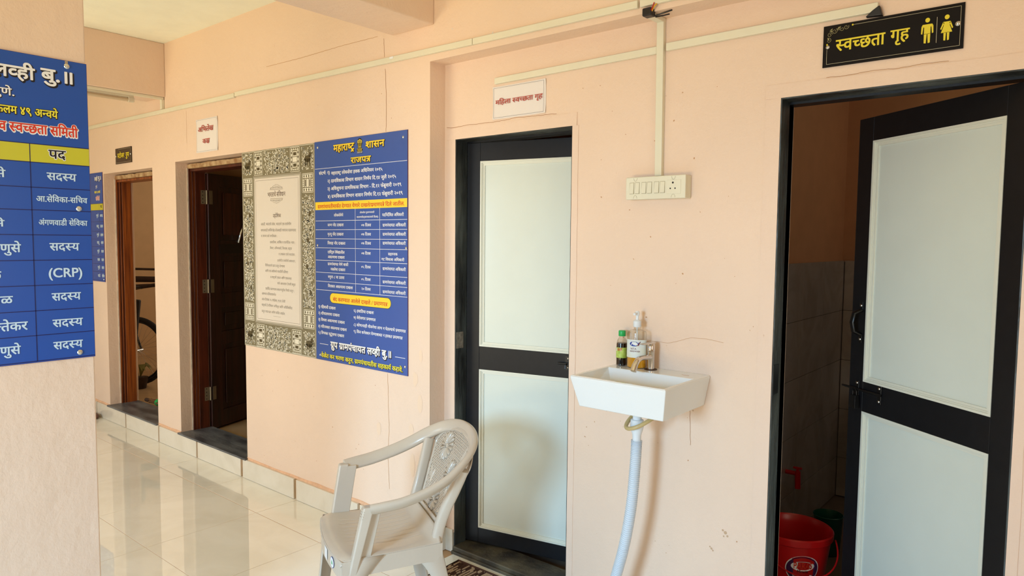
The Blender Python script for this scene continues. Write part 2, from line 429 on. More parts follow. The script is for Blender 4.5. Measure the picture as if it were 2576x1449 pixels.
def ribbon(pts, w):
    """polyline -> list of quads"""
    out = []
    for (x0, y0), (x1, y1) in zip(pts, pts[1:]):
        dx, dy = x1-x0, y1-y0; l = math.hypot(dx, dy) or 1; nx, ny = -dy/l*w/2, dx/l*w/2; ex, ey = dx/l*w*0.2, dy/l*w*0.2
        out.append([(x0+nx-ex, y0+ny-ey), (x0-nx-ex, y0-ny-ey), (x1-nx+ex, y1-ny+ey), (x1+nx+ex, y1+ny+ey)])
    return out
def FW(y): return lambda a, z, t=0: (a, y-t, z)            # on a wall facing -Y
def FP(x): return lambda a, z, t=0: (x+t, a, z)            # on a wall facing +X
def screw(p, nrm, parent, r=0.006):
    m = MB(); n = Vector(nrm); q = n.to_track_quat('Z', 'Y').to_matrix()
    m.lathe([(r*1.25, 0), (r*1.25, r*0.25), (r, r*0.5), (r*0.6, r*0.8), (0.0005, r*0.9)], p, 14, M=q)
    return m.build('screw', STEEL, parent)
# ------------------------------------------------------------------ setting: walls, floor, ceiling, beams
ZC = 2.93
w = MB()
for x0, x1, z0, z1 in ((-9, -6.374, 0, ZC), (-5.462, -5.09, 0, ZC), (-4.176, -2.477, 0, ZC), (-6.374, -5.462, 2.066, ZC), (-5.09, -4.176, 2.084, ZC), (-6.374, -5.462, 0, 0.10), (-5.09, -4.176, 0, 0.10)):
    w.box(x0, x1, 2.35, 2.58, z0, z1)
w.box(-2.477, 1.4, 2.35, 2.58, 2.388, ZC)
wall_back = struct(w.build('wall_back', WALL))
w = MB()
for x0, x1, z0, z1 in ((-2.477, -2.402, 0, 2.388), (-1.721, -0.862, 0, 2.388), (-0.170, 1.4, 0, 2.388), (-2.402, -1.721, 2.029, 2.388), (-0.862, -0.170, 2.040, 2.388)):
    w.box(x0, x1, 2.45, 2.58, z0, z1)
wall_right = struct(w.build('wall_right', WALL))
wall_left = struct(MB().box(-9.15, -9, -1.9, 2.58, 0, ZC).build('wall_left', WALL))
w = MB().box(-2.74, -2.45, -1.9, 0.862, 0, 2.55)
wall_part = struct(w.build('wall_partition', WALL, bevel=0.006))
w = MB()
for x0, x1, z0, z1 in ((-9, -6.2, 0, ZC), (-3.0, -2.35, 0, ZC), (-0.75, 1.5, 0, ZC), (-6.2, -3.0, 0, 0.25), (-6.2, -3.0, 2.4, ZC), (-2.35, -0.75, 2.35, ZC)):
    w.box(x0, x1, -1.9, -1.75, z0, z1)
struct(w.build('wall_front', WALL))
w = MB()
for y0, y1, z0, z1 in ((-1.9, -0.25, 0, ZC), (1.45, 2.58, 0, ZC), (-0.25, 1.45, 0, 0.75), (-0.25, 1.45, 2.25, ZC)): w.box(1.3, 1.45, y0, y1, z0, z1)
struct(w.build('wall_side', WALL))
struct(MB().box(-9.1, 1.45, -1.9, 2.6, ZC, ZC+0.12).build('ceiling', CEIL))
struct(MB().box(-5.52, -5.22, -1.75, 2.35, 2.554, ZC).build('trim_1', WALL, bevel=0.005))
struct(MB().box(-2.742, -2.45, -1.75, 2.35, 2.552, ZC).build('trim_2', WALL, bevel=0.006))
# ground outside
GROUND = mat('pale_outdoor_ground', (176, 168, 150), rough=0.9, var=0.15, vscale=2)
struct(MB().box(-30, 20, -30, -1.95, -0.35, -0.22).build('ground', GROUND))
# floor: grout bed and single 600 mm tiles
floor = struct(MB().box(-9, 1.4, -1.9, 2.46, -0.1, -0.0012).build('floor', GROUT))
def tile_mesh(name, w_, d_, g=0.0011):
    m = MB().box(g, w_-g, g, d_-g, -0.006, 0.0)
    o = m.build(name, FTILE, floor, bevel=0.0006, seg=1); return o
t0 = tile_mesh('tile', 0.604, 0.602)
xs = [-4.806+0.604*k for k in range(-7, 10)]
ys = [2.072-0.602*k for k in range(1, 7)]
rr = random.Random(3); first = True
for x in xs:
    for y in ys:
        o = t0 if first else t0.copy()
        if not first: C.objects.link(o); o.parent = floor
        first = False
        o.location = (x, y, rr.uniform(-0.0002, 0.0002)); o.rotation_euler = (rr.uniform(-0.0006, 0.0006), rr.uniform(-0.0006, 0.0006), 0)
for wdt, nm in ((0.276, 'a'), (0.376, 'b')):
    s0 = None
    for x in xs:
        if (nm == 'a') != (x+0.604 <= -2.3): continue
        if s0 is None: s0 = tile_mesh('tile', 0.604, wdt); o = s0
        else: o = s0.copy(); C.objects.link(o); o.parent = floor
        o.location = (x, 2.073, 0)
# skirting tiles along the wall
base = struct(MB().box(-9, -2.482, 2.343, 2.351, 0, 0.118).build('baseboard_back', GROUT))
k = 0; x = -9.0; sk = None
joints = [-9.0, -8.42, -7.81, -7.21, -6.61, -6.01, -5.41, -4.81, -4.205, -3.6, -3.0, -2.474]
for a, b in zip(joints, joints[1:]):
    if sk is None or abs((b-a)-0.6) > 0.03:
        o = MB().box(0.0004, b-a-0.0004, 0, 0.012, 0.0015, 0.122).build('tile', STILE, base, bevel=0.0006, seg=1)
        if sk is None and abs((b-a)-0.6) <= 0.03: sk = o
    else: o = sk.copy(); C.objects.link(o); o.parent = base
    o.location = (a, 2.331, 0.0)
base2 = struct(MB().box(-2.476, -2.46, 2.35, 2.45, 0, 0.11).build('baseboard_recess', GROUT))
MB().box(-2.462, -2.452, 2.345, 2.448, 0.002, 0.115).build('tile', STILE, base2, bevel=0.001, seg=1)
MB().box(-2.46, -2.405, 2.436, 2.448, 0.002, 0.115).build('tile', STILE, base2, bevel=0.001, seg=1)
# wall-foot mortar line above the skirting
def foot(x0, x1, seed):
    f_ = wob(seed); m = MB(); n = int((x1-x0)/0.02)
    for i in range(n):
        a, b = x0+(x1-x0)*i/n, x0+(x1-x0)*(i+1)/n
        ha, hb = 0.133+0.009*f_(a), 0.133+0.009*f_(b)
        m.hexa([(a, 2.342+0.003*f_(a*2), 0.1225), (b, 2.342+0.003*f_(b*2), 0.1225), (b, 2.351, 0.1225), (a, 2.351, 0.1225), (a, 2.346, ha), (b, 2.346, hb), (b, 2.351, hb+0.004), (a, 2.351, ha+0.004)])
    return m.build('mortar_line', FOOT, wall_back)
FOOT = mat('orange_mortar', (226, 180, 144), rough=0.8, var=0.08, vscale=30, bump=0.5, bscale=60)
foot(-4.176, -2.482, 1); foot(-5.462, -5.09, 2); foot(-8.9, -6.374, 3)

# painted raised bands round the two washroom doors
def bandstrip(m, a0, a1, inner, outer, vertical, seed, y=2.45, t=0.005, amp=0.004):
    f_ = wob(seed); n = max(8, int(abs(a1-a0)/0.015))
    for i in range(n):
        p, q = a0+(a1-a0)*i/n, a0+(a1-a0)*(i+1)/n
        op, oq = outer+amp*f_(p), outer+amp*f_(q)
        if vertical: c = [(inner, p), (op, p), (oq, q), (inner, q)]; e = [(inner, p), (op, p), (oq, q), (inner, q)]
        else: c = [(p, inner), (p, op), (q, oq), (q, inner)]
        m.hexa([(c[0][0], y, c[0][1]), (c[1][0], y, c[1][1]), (c[2][0], y, c[2][1]), (c[3][0], y, c[3][1]),
                (c[0][0], y-t, c[0][1]), (c[1][0], y-t*0.5, c[1][1]), (c[2][0], y-t*0.5, c[2][1]), (c[3][0], y-t, c[3][1])])
m = MB()
bandstrip(m, 0.1, 2.029, -2.402, -2.464, True, 5); bandstrip(m, 0.0, 2.029, -1.721, -1.692, True, 6); bandstrip(m, -2.464, -1.70, 2.029, 2.083, False, 7, amp=0.003)
struct(m.build('trim_3', ARCH))
m = MB()
bandstrip(m, 0.0, 2.04, -0.862, -0.914, True, 8); bandstrip(m, -0.914, -0.12, 2.04, 2.086, False, 9, amp=0.003); bandstrip(m, 0.0, 2.04, -0.170, -0.142, True, 10)
struct(m.build('trim_4', ARCH))

# cracks, stains and scuffs on the paint
def crack(pts, y, w_, seed, parent, name='crack', mat_=None):
    f_ = wob(seed); P = []
    for (x0, z0), (x1, z1) in zip(pts, pts[1:]):
        n = max(2, int(math.hypot(x1-x0, z1-z0)/0.012))
        for i in range(n):
            t = i/n; x = x0+(x1-x0)*t; z = z0+(z1-z0)*t; s = (x+z)*9
            P.append((x+0.004*f_(s), z+0.003*f_(s+5)))
    P.append(pts[-1])
    return poly(ribbon(P, w_), FW(y), name, mat_ or CRACK, parent, 0.0006)
crack([(-2.81, 2.551), (-2.807, 2.46)], 2.35, 0.0022, 1, wall_back)
crack([(-2.80, 2.40), (-2.793, 2.269), (-2.793, 2.151), (-2.796, 2.09)], 2.35, 0.0026, 2, wall_back)
crack([(-2.789, 0.86), (-2.778, 0.572), (-2.788, 0.423), (-2.776, 0.258)], 2.35, 0.0025, 3, wall_back, mat_=CRACKL)
crack([(-3.888, 2.571), (-3.518, 2.567), (-3.153, 2.572), (-2.859, 2.569)], 2.35, 0.0022, 4, wall_back, mat_=CRACKL)
crack([(-2.465, 2.092), (-2.422, 2.086), (-2.317, 2.091), (-2.167, 2.088), (-2.026, 2.094), (-1.807, 2.088)], 2.45, 0.0018, 5, wall_right)
crack([(-0.716, 2.087), (-0.663, 2.085), (-0.576, 2.09), (-0.509, 2.086), (-0.445, 2.09), (-0.375, 2.088)], 2.443, 0.0012, 6, wall_right)
crack([(-1.331, 1.163), (-1.263, 1.162), (-1.165, 1.192), (-1.11, 1.194), (-1.041, 1.186)], 2.45, 0.0012, 7, wall_right, mat_=CRACKL)
crack([(-1.165, 0.93), (-1.159, 0.784)], 2.45, 0.0016, 8, wall_right)
crack([(-4.906, 2.42), (-4.91, 2.2)], 2.35, 0.0018, 9, wall_back, mat_=CRACKL)
def blot(cx, cz, r, y, mat_, parent, seed, n=26, sx=1, name='paint_stain'):
    f_ = wob(seed); pts = [(cx+sx*r*(1+0.35*f_(k*0.9))*cos(2*pi*k/n), cz+r*(1+0.35*f_(k*0.9))*sin(2*pi*k/n)) for k in range(n)]
    return poly([pts], FW(y), name, mat_, parent, 0.0007)
for i, (x, z, r_) in enumerate(((-1.012, 0.485, 0.006), (-1.004, 0.474, 0.004), (-1.022, 0.492, 0.004), (-1.018, 0.470, 0.003), (-1.064, 0.41, 0.004), (-1.058, 0.404, 0.003), (-1.070, 0.416, 0.003), (-1.16, 0.925, 0.005), (-1.175, 0.921, 0.004), (-1.152, 0.918, 0.003))): blot(x, z, r_, 2.45, BSTAIN, wall_right, i+30)
YW = mat('yellowed_paint', (237, 208, 181), rough=0.7)
for i, (x, z, r_, sx) in enumerate(((-2.579, 0.86, 0.035, 0.5), (-2.545, 0.74, 0.045, 0.4), (-2.61, 0.60, 0.03, 0.6), (-2.60, 0.42, 0.06, 0.3), (-2.86, 0.56, 0.035, 0.5), (-2.90, 0.40, 0.04, 0.35), (-2.54, 0.98, 0.03, 0.4))): blot(x, z, r_, 2.35, YW, wall_back, i+50, sx=sx)
CHIP = mat('paint_chip', (196, 150, 110), rough=0.8)
CHIPP = mat('pale_scuff', (222, 214, 206), rough=0.8)
rr = random.Random(11); m = MB()
def chips(wx0, wx1, wz0, wz1, y, n, mat_, parent, rmax, seed):
    q = random.Random(seed); pl_ = []
    for _ in range(n):
        x = q.uniform(wx0, wx1); z = q.uniform(wz0, wz1); r_ = rmax*q.uniform(0.25, 1)**2; a = q.uniform(0, 3.1); e = q.uniform(0.25, 0.9)
        pl_.append([(x+r_*(cos(t)*cos(a)-e*sin(t)*sin(a))*q.uniform(0.6, 1.2), z+r_*(cos(t)*sin(a)+e*sin(t)*cos(a))*q.uniform(0.6, 1.2)) for t in [k*pi/4 for k in range(8)]])
    return poly(pl_, FW(y), 'paint_chips', mat_, parent, 0.0008)
chips(-1.68, -0.93, 0.1, 2.2, 2.45, 90, CHIP, wall_right, 0.0045, 1)['kind'] = 'stuff'
chips(-0.10, 0.3, 0.3, 2.2, 2.45, 40, CHIP, wall_right, 0.006, 2)['kind'] = 'stuff'
chips(-4.1, -2.5, 0.15, 2.3, 2.35, 110, CHIP, wall_back, 0.005, 3)['kind'] = 'stuff'
chips(-2.4, 0.2, 2.42, 2.9, 2.35, 50, CHIPP, wall_back, 0.006, 4)['kind'] = 'stuff'
chips(-4.1, -2.5, 0.15, 0.40, 2.35, 24, BSTAIN, wall_back, 0.004, 5)['kind'] = 'stuff'

# ------------------------------------------------------------------ rooms behind the doors
INW = mat('store_wall_paint', (214, 176, 128), rough=0.7, var=0.03)
w = MB()
w.box(-9.1, -8.95, 2.58, 5.6, 0, ZC); w.box(-9.1, -5.25, 5.5, 5.6, 0, ZC); w.box(-5.36, -5.25, 2.58, 5.5, 0, ZC)
struct(w.build('wall_store_room', INW))
w = MB(); w.box(-5.25, -2.7, 5.3, 5.4, 0, ZC); w.box(-2.8, -2.7, 2.58, 5.4, 0, ZC); w.box(-5.26, -5.24, 2.58, 5.4, 0, ZC)
struct(w.build('wall_records_room', INW))
struct(MB().box(-9.1, -2.6, 2.35, 5.6, -0.05, 0.10).build('floor_rooms', mat('inner_floor', (190, 160, 120), rough=0.25, var=0.05)))
struct(MB().box(-9.1, -2.7, 2.58, 5.6, ZC, ZC+0.1).build('ceiling_rooms', CEIL))
# washroom behind the open black door
RUST = mat('washroom_paint', (226, 172, 124), rough=0.7, var=0.03)
w = MB(); w.box(-1.3, -1.2, 2.58, 4.65, 0, 2.6); w.box(-1.2, 0.5, 4.55, 4.65, 0, 2.6); w.box(0.45, 0.55, 2.58, 4.65, 0, 2.6)
wr = struct(w.build('wall_washroom', RUST))
struct(MB().box(-1.3, 0.55, 2.46, 4.65, -0.05, 0.004).build('floor_washroom', mat('washroom_floor', (120, 104, 90), rough=0.3, var=0.1)))
struct(MB().box(-1.3, 0.55, 2.58, 4.65, 2.6, 2.7).build('ceiling_washroom', CEIL))
struct(MB().box(-2.7, -1.3, 2.58, 4.6, -0.05, 0.004).build('floor_ladies_washroom', mat('washroom_floor', (120, 104, 90))))
w = MB(); w.box(-2.7, -1.3, 4.5, 4.6, 0, 2.6); w.box(-2.72, -2.65, 2.58, 4.6, 0, 2.6)
struct(w.build('wall_ladies_washroom', RUST))
struct(MB().box(-2.7, -1.3, 2.58, 4.6, 2.6, 2.7).build('ceiling_ladies_washroom', CEIL))
dado = struct(MB().box(-1.2, -1.194, 2.6, 4.55, 0, 1.44).box(-1.19, 0.45, 4.543, 4.55, 0, 1.44).build('trim_5', GROUTD))
ta = None
for i in range(5):
    for j in range(5):
        z1 = 1.447-0.3*i; z0 = max(0.01, z1-0.298)
        if ta is None or i == 4:
            o = MB().box(0, 0.008, 0.001, 0.386, 0, z1-z0).build('tile', WTILE, dado, bevel=0.001, seg=1)
            if ta is None: ta = o
        else: o = ta.copy(); C.objects.link(o); o.parent = dado
        o.location = (-1.194, 2.602+0.388*j, z0)
tb = None
for i in range(5):
    for j in range(4):
        z1 = 1.447-0.3*i; z0 = max(0.01, z1-0.298)
        if tb is None or i == 4:
            o = MB().box(0.001, 0.406, -0.008, 0, 0, z1-z0).build('tile', WTILE, dado, bevel=0.001, seg=1)
            if tb is None: tb = o
        else: o = tb.copy(); C.objects.link(o); o.parent = dado
        o.location = (-1.184+0.408*j, 4.543, z0)

# ------------------------------------------------------------------ door frames, sills, leaves
def pvc_door(idx, x0, z0, ang, width, sign, handle):
    """sign +1: hinge on the left, leaf runs to +X; -1: hinge on the right"""
    root = bpy.data.objects.new('door_%d' % idx, None); C.objects.link(root); root['kind'] = 'structure'
    d = Vector((sign*cos(ang), sin(ang), 0)); nrm = Vector((-d.y, d.x, 0))
    if nrm.y > 0: nrm = -nrm                       # towards the corridor
    O = Vector((x0, z0, 0))
    def L(u, t, z): return O+d*u+nrm*t+Vector((0, 0, z))
    def lb(m, u0, u1, t0, t1, za, zb):
        m.hexa([L(u0, t0, za), L(u1, t0, za), L(u1, t1, za), L(u0, t1, za), L(u0, t0, zb), L(u1, t0, zb), L(u1, t1, zb), L(u0, t1, zb)]); return m
    st = 0.075; zz = ((1.03, 1.93), (0.117, 0.916))
    lb(MB(), 0.002, st, -0.028, 0, 0.042, 2.018).build('stile', BLACKPVC, root, bevel=0.002)
    lb(MB(), width-st, width, -0.028, 0, 0.042, 2.018).build('stile', BLACKPVC, root, bevel=0.002)
    for a, b in ((1.93, 2.018), (0.916, 1.03), (0.042, 0.117)): lb(MB(), st, width-st, -0.028, -0.0003, a, b).build('rail', BLACKPVC, root, bevel=0.0015)
    for a, b in zz:
        p = lb(MB(), st, width-st, -0.02, -0.012, a, b).build('panel', PANEL, root)
        mm = MB()
        for q, (off, wd, t) in enumerate(((0, 0.008, 0.001), (0.008, 0.005, -0.004), (0.013, 0.008, -0.007))):
            u0, u1, za, zb = st+off, width-st-off, a+off, b-off
            lb(mm, u0, u1, -0.012, t, zb-wd, zb); lb(mm, u0, u1, -0.012, t, za, za+wd); lb(mm, u0, u0+wd, -0.012, t, za+wd, zb-wd); lb(mm, u1-wd, u1, -0.012, t, za+wd, zb-wd)
        mm.build('panel_bead', PANELB, p)
    return root, L, nrm, d
# door_3: ladies' washroom door, nearly shut
root3, L3, n3, d3 = pvc_door(3, -2.400, 2.524, R(13), 0.676, 1, None)
m = MB(); m.tube([L3(0.50, 0.012, 0.985), L3(0.57, 0.012, 0.985)], 0.005, 10)
m.tube([L3(0.545, 0.012, 0.985), L3(0.545, 0.03, 0.98), L3(0.545, 0.032, 0.965)], 0.004, 8)
b_ = m.build('bolt', BLACK, root3)
MB().hexa([L3(0.535, 0, 0.955), L3(0.56, 0, 0.955), L3(0.56, 0.004, 0.955), L3(0.535, 0.004, 0.955), L3(0.535, 0, 1.02), L3(0.56, 0, 1.02), L3(0.56, 0.004, 1.02), L3(0.535, 0.004, 1.02)]).build('bolt_plate', BLACK, b_)
for z in (1.008, 0.967): screw(L3(0.548, 0.004, z), n3, b_, 0.0042)
# door_4: open washroom door
root4, L4, n4, d4 = pvc_door(4, -0.176, 2.50, R(37.6), 0.700, -1, None)
def pull(L, u, z0, z1, root, nn):
    m = MB(); pts = [(u, 0.002, z1), (u, 0.006, z1-0.012)]
    path = [L(u, 0.002, z1-0.018), L(u+0.004, 0.03, z1-0.03), L(u+0.006, 0.036, (z0+z1)/2), L(u+0.004, 0.03, z0+0.03), L(u, 0.002, z0+0.018)]
    m.tube(path, 0.0095, 12, ell=(1.25, 0.7))
    h = m.build('pull_handle', BLACK, root, smooth=True)
    for z in (z0, z1):
        k = MB().hexa([L(u-0.009, 0, z-0.014), L(u+0.009, 0, z-0.014), L(u+0.009, 0.003, z-0.014), L(u-0.009, 0.003, z-0.014), L(u-0.009, 0, z+0.014), L(u+0.009, 0, z+0.014), L(u+0.009, 0.003, z+0.014), L(u-0.009, 0.003, z+0.014)])
        k.build('foot_plate', BLACK, h, bevel=0.002); screw(L(u, 0.003, z), nn, h, 0.0045)
pull(L4, 0.648, 1.188, 1.316, root4, n4)
m = MB(); m.tube([L4(0.71, 0.01, 0.998), L4(0.52, 0.01, 0.998)], 0.0048, 10); m.tube([L4(0.712, 0.01, 0.998), L4(0.725, 0.01, 0.998)], 0.004, 8)
b_ = m.build('bolt', BLACK, root4)
for u in (0.652, 0.535):
    MB().hexa([L4(u-0.01, 0, 0.962), L4(u+0.01, 0, 0.962), L4(u+0.01, 0.004, 0.962), L4(u-0.01, 0.004, 0.962), L4(u-0.01, 0, 1.03), L4(u+0.01, 0, 1.03), L4(u+0.01, 0.004, 1.03), L4(u-0.01, 0.004, 1.03)]).build('bolt_plate', BLACK, b_, bevel=0.002)
    for z in ((1.02, 0.972) if u < 0.6 else (1.02,)): screw(L4(u, 0.004, z), n4, b_, 0.0042)
m = MB(); m.hexa([L4(0.632, 0.006, 0.925), L4(0.664, 0.006, 0.925), L4(0.664, 0.026, 0.925), L4(0.632, 0.026, 0.925), L4(0.634, 0.006, 0.975), L4(0.662, 0.006, 0.975), L4(0.662, 0.024, 0.975), L4(0.634, 0.024, 0.975)])
m.tube([L4(0.638, 0.015, 0.972), L4(0.638, 0.015, 0.99), L4(0.648, 0.015, 0.998), L4(0.658, 0.015, 0.99), L4(0.658, 0.015, 0.972)], 0.003, 8)
m.build('bolt_hasp', BLACK, root4, bevel=0.002, label='black hasp hanging below the bolt')
# black stone frames
def frame(idx, x0, x1, zt, par):
    root = bpy.data.objects.new('trim_%d' % idx, None); C.objects.link(root); root['kind'] = 'structure'
    f_ = wob(idx)
    for x, s in ((x0, 1), (x1, -1)):
        m = MB(); n = 60
        for i in range(n):
            a, b = zt*i/n, zt*(i+1)/n; da, db = 0.0015*f_(a*3), 0.0015*f_(b*3)
            xa, xb = sorted((x-0.012*s, x+s*0.004))
            m.hexa([(xa, 2.447+da, a), (xb, 2.447+da, a), (xb, 2.524, a), (xa, 2.524, a), (xa, 2.447+db, b), (xb, 2.447+db, b), (xb, 2.524, b), (xa, 2.524, b)])
        m.build('jamb', GRAN, root)
        xa, xb = sorted((x-0.012*s, x+s*0.0))
        MB().box(xa, xb, 2.524, 2.578, 0, zt).build('jamb_rebate', BLACKPVC, root)
    m = MB(); n = 40
    for i in range(n):
        a, b = x0+(x1-x0)*i/n, x0+(x1-x0)*(i+1)/n
        m.hexa([(a, 2.447, zt-0.004+0.002*f_(a*5)), (b, 2.447, zt-0.004+0.002*f_(b*5)), (b, 2.524, zt-0.004), (a, 2.524, zt-0.004), (a, 2.447, zt+0.01), (b, 2.447, zt+0.01), (b, 2.524, zt+0.01), (a, 2.524, zt+0.01)])
    m.build('head_slab', GRAN, root)
    MB().box(x0, x1, 2.524, 2.582, zt-0.012, zt+0.012).build('head_rebate', BLACKPVC, root)
    return root
fr3 = frame(6, -2.402, -1.721, 2.029, None)
fr4 = frame(7, -0.862, -0.170, 2.040, None)
MB().box(-0.8645, -0.8565, 2.449, 2.50, 1.02, 1.125).build('latch_recess_shade', BLACK, fr4)  # black slab standing in for the shade inside the latch recess
MB().box(-2.3995, -2.3965, 2.452, 2.50, 1.02, 1.10).build('mortar_smear', mat('dried_mortar', (120, 112, 100), rough=0.9, var=0.3, vscale=60, bump=0.5), fr3)
MB().box(-2.404, -1.718, 2.437, 2.60, -0.01, 0.034).build('sill', THR, fr3, bevel=0.006)
MB().box(-2.404, -1.718, 2.425, 2.45, -0.01, 0.014).build('sill_nosing', THR, fr3, bevel=0.003)
MB().box(-0.86, -0.17, 2.437, 2.60, -0.01, 0.034).build('sill', THR, fr4, bevel=0.006)

# wooden door frames of the two dark rooms
def wood_frame(idx, x0, x1, zt, m1, m2):
    root = bpy.data.objects.new('trim_%d' % idx, None); C.objects.link(root); root['kind'] = 'structure'
    for x, s in ((x0, 1), (x1, -1)):
        for (ya, yb, t, mm) in ((2.438, 2.452, 0.010, m1), (2.452, 2.462, 0.006, m2), (2.462, 2.474, 0.011, m1), (2.474, 2.484, 0.007, m2), (2.484, 2.56, 0.013, m1)):
            xa, xb = sorted((x-s*0.01, x+s*t))
            MB().box(xa, xb, ya, yb, 0.115, zt-0.03).build('jamb_moulding' if yb < 2.5 else 'jamb', mm, root, bevel=0.0025)
        f_ = wob(idx+3); m = MB(); n = 70
        for i in range(n):
            a, b = 0.118+(zt-0.15)*i/n, 0.118+(zt-0.15)*(i+1)/n
            wa, wb = 0.004+0.003*f_(a*6), 0.004+0.003*f_(b*6)
            xa, xb = sorted((x-s*0.002, x+s*0.006))
            m.hexa([(xa, 2.434-wa, a), (xb, 2.434-wa, a), (xb, 2.44, a), (xa, 2.44, a), (xa, 2.434-wb, b), (xb, 2.434-wb, b), (xb, 2.44, b), (xa, 2.44, b)])
        m.build('mortar_fillet', PLAST, root)
    f_ = wob(idx+9); m = MB(); n = 40
    for i in range(n):
        a, b = x0+(x1-x0)*i/n, x0+(x1-x0)*(i+1)/n
        za, zb = zt-0.002-0.010*abs(f_(a*4)), zt-0.002-0.010*abs(f_(b*4))
        m.hexa([(a, 2.436, zt-0.035), (b, 2.436, zt-0.035), (b, 2.56, zt-0.035), (a, 2.56, zt-0.035), (a, 2.434, za), (b, 2.434, zb), (b, 2.56, zt), (a, 2.56, zt)])
    m.build('head_beam', HEAD, root)
    MB().box(x0, x1, 2.45, 2.56, zt-0.055, zt-0.036).build('head_bead', m1, root, bevel=0.003)
    s = MB().box(x0-0.012, x1+0.012, 2.326, 2.58, 0.119, 0.132).build('sill', SLATE, root, bevel=0.002)
    return root
frB = wood_frame(8, -6.374, -5.462, 2.060, WOODO, WOOD)
frA = wood_frame(9, -5.09, -4.176, 2.078, WOOD, WOODO)
# door_2: dark panelled wooden leaf swung into the records room
root = bpy.data.objects.new('door_2', None); C.objects.link(root); root['kind'] = 'structure'
aa = R(109); dA = Vector((cos(aa), sin(aa), 0)); nA = Vector((sin(aa), -cos(aa), 0)); OA = Vector((-5.066, 2.575, 0))
def LA(u, t, z): return OA+dA*u+nA*t+Vector((0, 0, z))
def la(u0, u1, t0, t1, z0, z1): return MB().hexa([LA(u0, t0, z0), LA(u1, t0, z0), LA(u1, t1, z0), LA(u0, t1, z0), LA(u0, t0, z1), LA(u1, t0, z1), LA(u1, t1, z1), LA(u0, t1, z1)])
for u0, u1 in ((0.0, 0.11), (0.38, 0.46), (0.73, 0.84)): la(u0, u1, -0.03, 0, 0.115, 2.02).build('stile', WOODD, root, bevel=0.003)
rails = [(1.93, 2.02), (1.41, 1.53), (1.02, 1.13), (0.74, 0.84), (0.115, 0.24)]
for a, b in rails:
    la(0.11, 0.38, -0.03, -0.0005, a, b).build('rail', WOODD, root, bevel=0.003); la(0.46, 0.73, -0.03, -0.0005, a, b).build('rail', WOODD, root, bevel=0.003)
for a, b in ((1.53, 1.93), (1.13, 1.41), (0.84, 1.02), (0.24, 0.74)):
    for u0 in (0.11, 0.46):
        la(u0, u0+0.27, -0.025, -0.014, a, b).build('panel', WOODD, root)
        la(u0+0.045, u0+0.225, -0.014, -0.006, a+0.04, b-0.04).build('raised_field', WOOD if (a > 1.5) else WOODD, root, bevel=0.004)
la(0.10, 0.34, 0, 0.004, 1.43, 1.50).build('kick_batten', mat('near_black_wood', (30, 18, 15), rough=0.4), root, bevel=0.002)
m = MB(); m.tube([LA(0.40, 0.005, 1.72), LA(0.37, 0.02, 1.70), LA(0.32, 0.032, 1.65), LA(0.29, 0.035, 1.59), LA(0.285, 0.02, 1.54), LA(0.29, 0.005, 1.515)], 0.008, 10, ell=(1.5, 0.7))
m.build('curved_handle', STEEL, root, smooth=True)
for z in (1.845, 1.19, 0.385):
    m = MB().box(-5.0785, -5.0765, 2.524, 2.558, z-0.05, z+0.05); m.tube([(-5.071, 2.566, z-0.05), (-5.071, 2.566, z+0.05)], 0.006, 10)
    h = m.build('hinge', HINGE, frA)
    m = MB().hexa([LA(0.010, 0.0, z-0.05), LA(0.040, 0.0, z-0.05), LA(0.040, 0.002, z-0.05), LA(0.010, 0.002, z-0.05), LA(0.010, 0, z+0.05), LA(0.040, 0, z+0.05), LA(0.040, 0.002, z+0.05), LA(0.010, 0.002, z+0.05)]).build('hinge_leaf', HINGE, frA)
    for dz in (-0.038, -0.013, 0.013, 0.038):
        MB().lathe([(0.004, 0), (0.004, 0.0006), (0.0005, 0.0008)], (-5.0765, 2.538, z+dz), 8, M=Matrix.Rotation(R(90), 3, 'Y')).build('screw', BLACK, h)
# ------------------------------------------------------------------ cable trunking
def trunk(x0, x1, za, zb, y, name, parent=None, d=0.016, h=0.028):
    m = MB().hexa([(x0, y-d, za), (x1, y-d, zb), (x1, y, zb), (x0, y, za), (x0, y-d, za+h), (x1, y-d, zb+h), (x1, y, zb+h), (x0, y, za+h)])
    return m.build(name, CREAM, parent, bevel=0.0025, seg=2)
t = thing('cable_trunking', 'long cream plastic cable trunking running along the corridor wall above the doors', 'cable trunking', (-4.24, 2.35, 2.44), 'cable trunking on the walls')
def tp(o, root): o.parent = root; o.matrix_parent_inverse = root.matrix_world.inverted(); return o
bpy.context.view_layer.update()
def kids(root, *objs):
    inv = Matrix.Translation(root.location).inverted() if root.rotation_euler.z == 0 else root.matrix_world.inverted()
    for o in objs: o.parent = root; o.matrix_parent_inverse = inv
def lab(o, l): o['label'] = l; return o
kids(t, trunk(-8.9, -4.243, 2.469, 2.431, 2.35, 'trunking_length'), trunk(-4.236, -2.193, 2.436, 2.415, 2.35, 'trunking_length'), trunk(-2.190, -1.36, 2.415, 2.409, 2.35, 'trunking_length'), trunk(-1.35, 1.3, 2.409, 2.392, 2.35, 'trunking_length'),
     lab(MB().box(-2.748, -2.722, 2.3325, 2.334, 2.437, 2.447).build('price_sticker', STKR), 'small white sticker on the trunking'))
t = thing('cable_trunking', 'cream trunking pieces above the ladies washroom sheet and towards the black toilet sign', 'cable trunking', (-1.3, 2.45, 2.26), 'cable trunking on the walls')
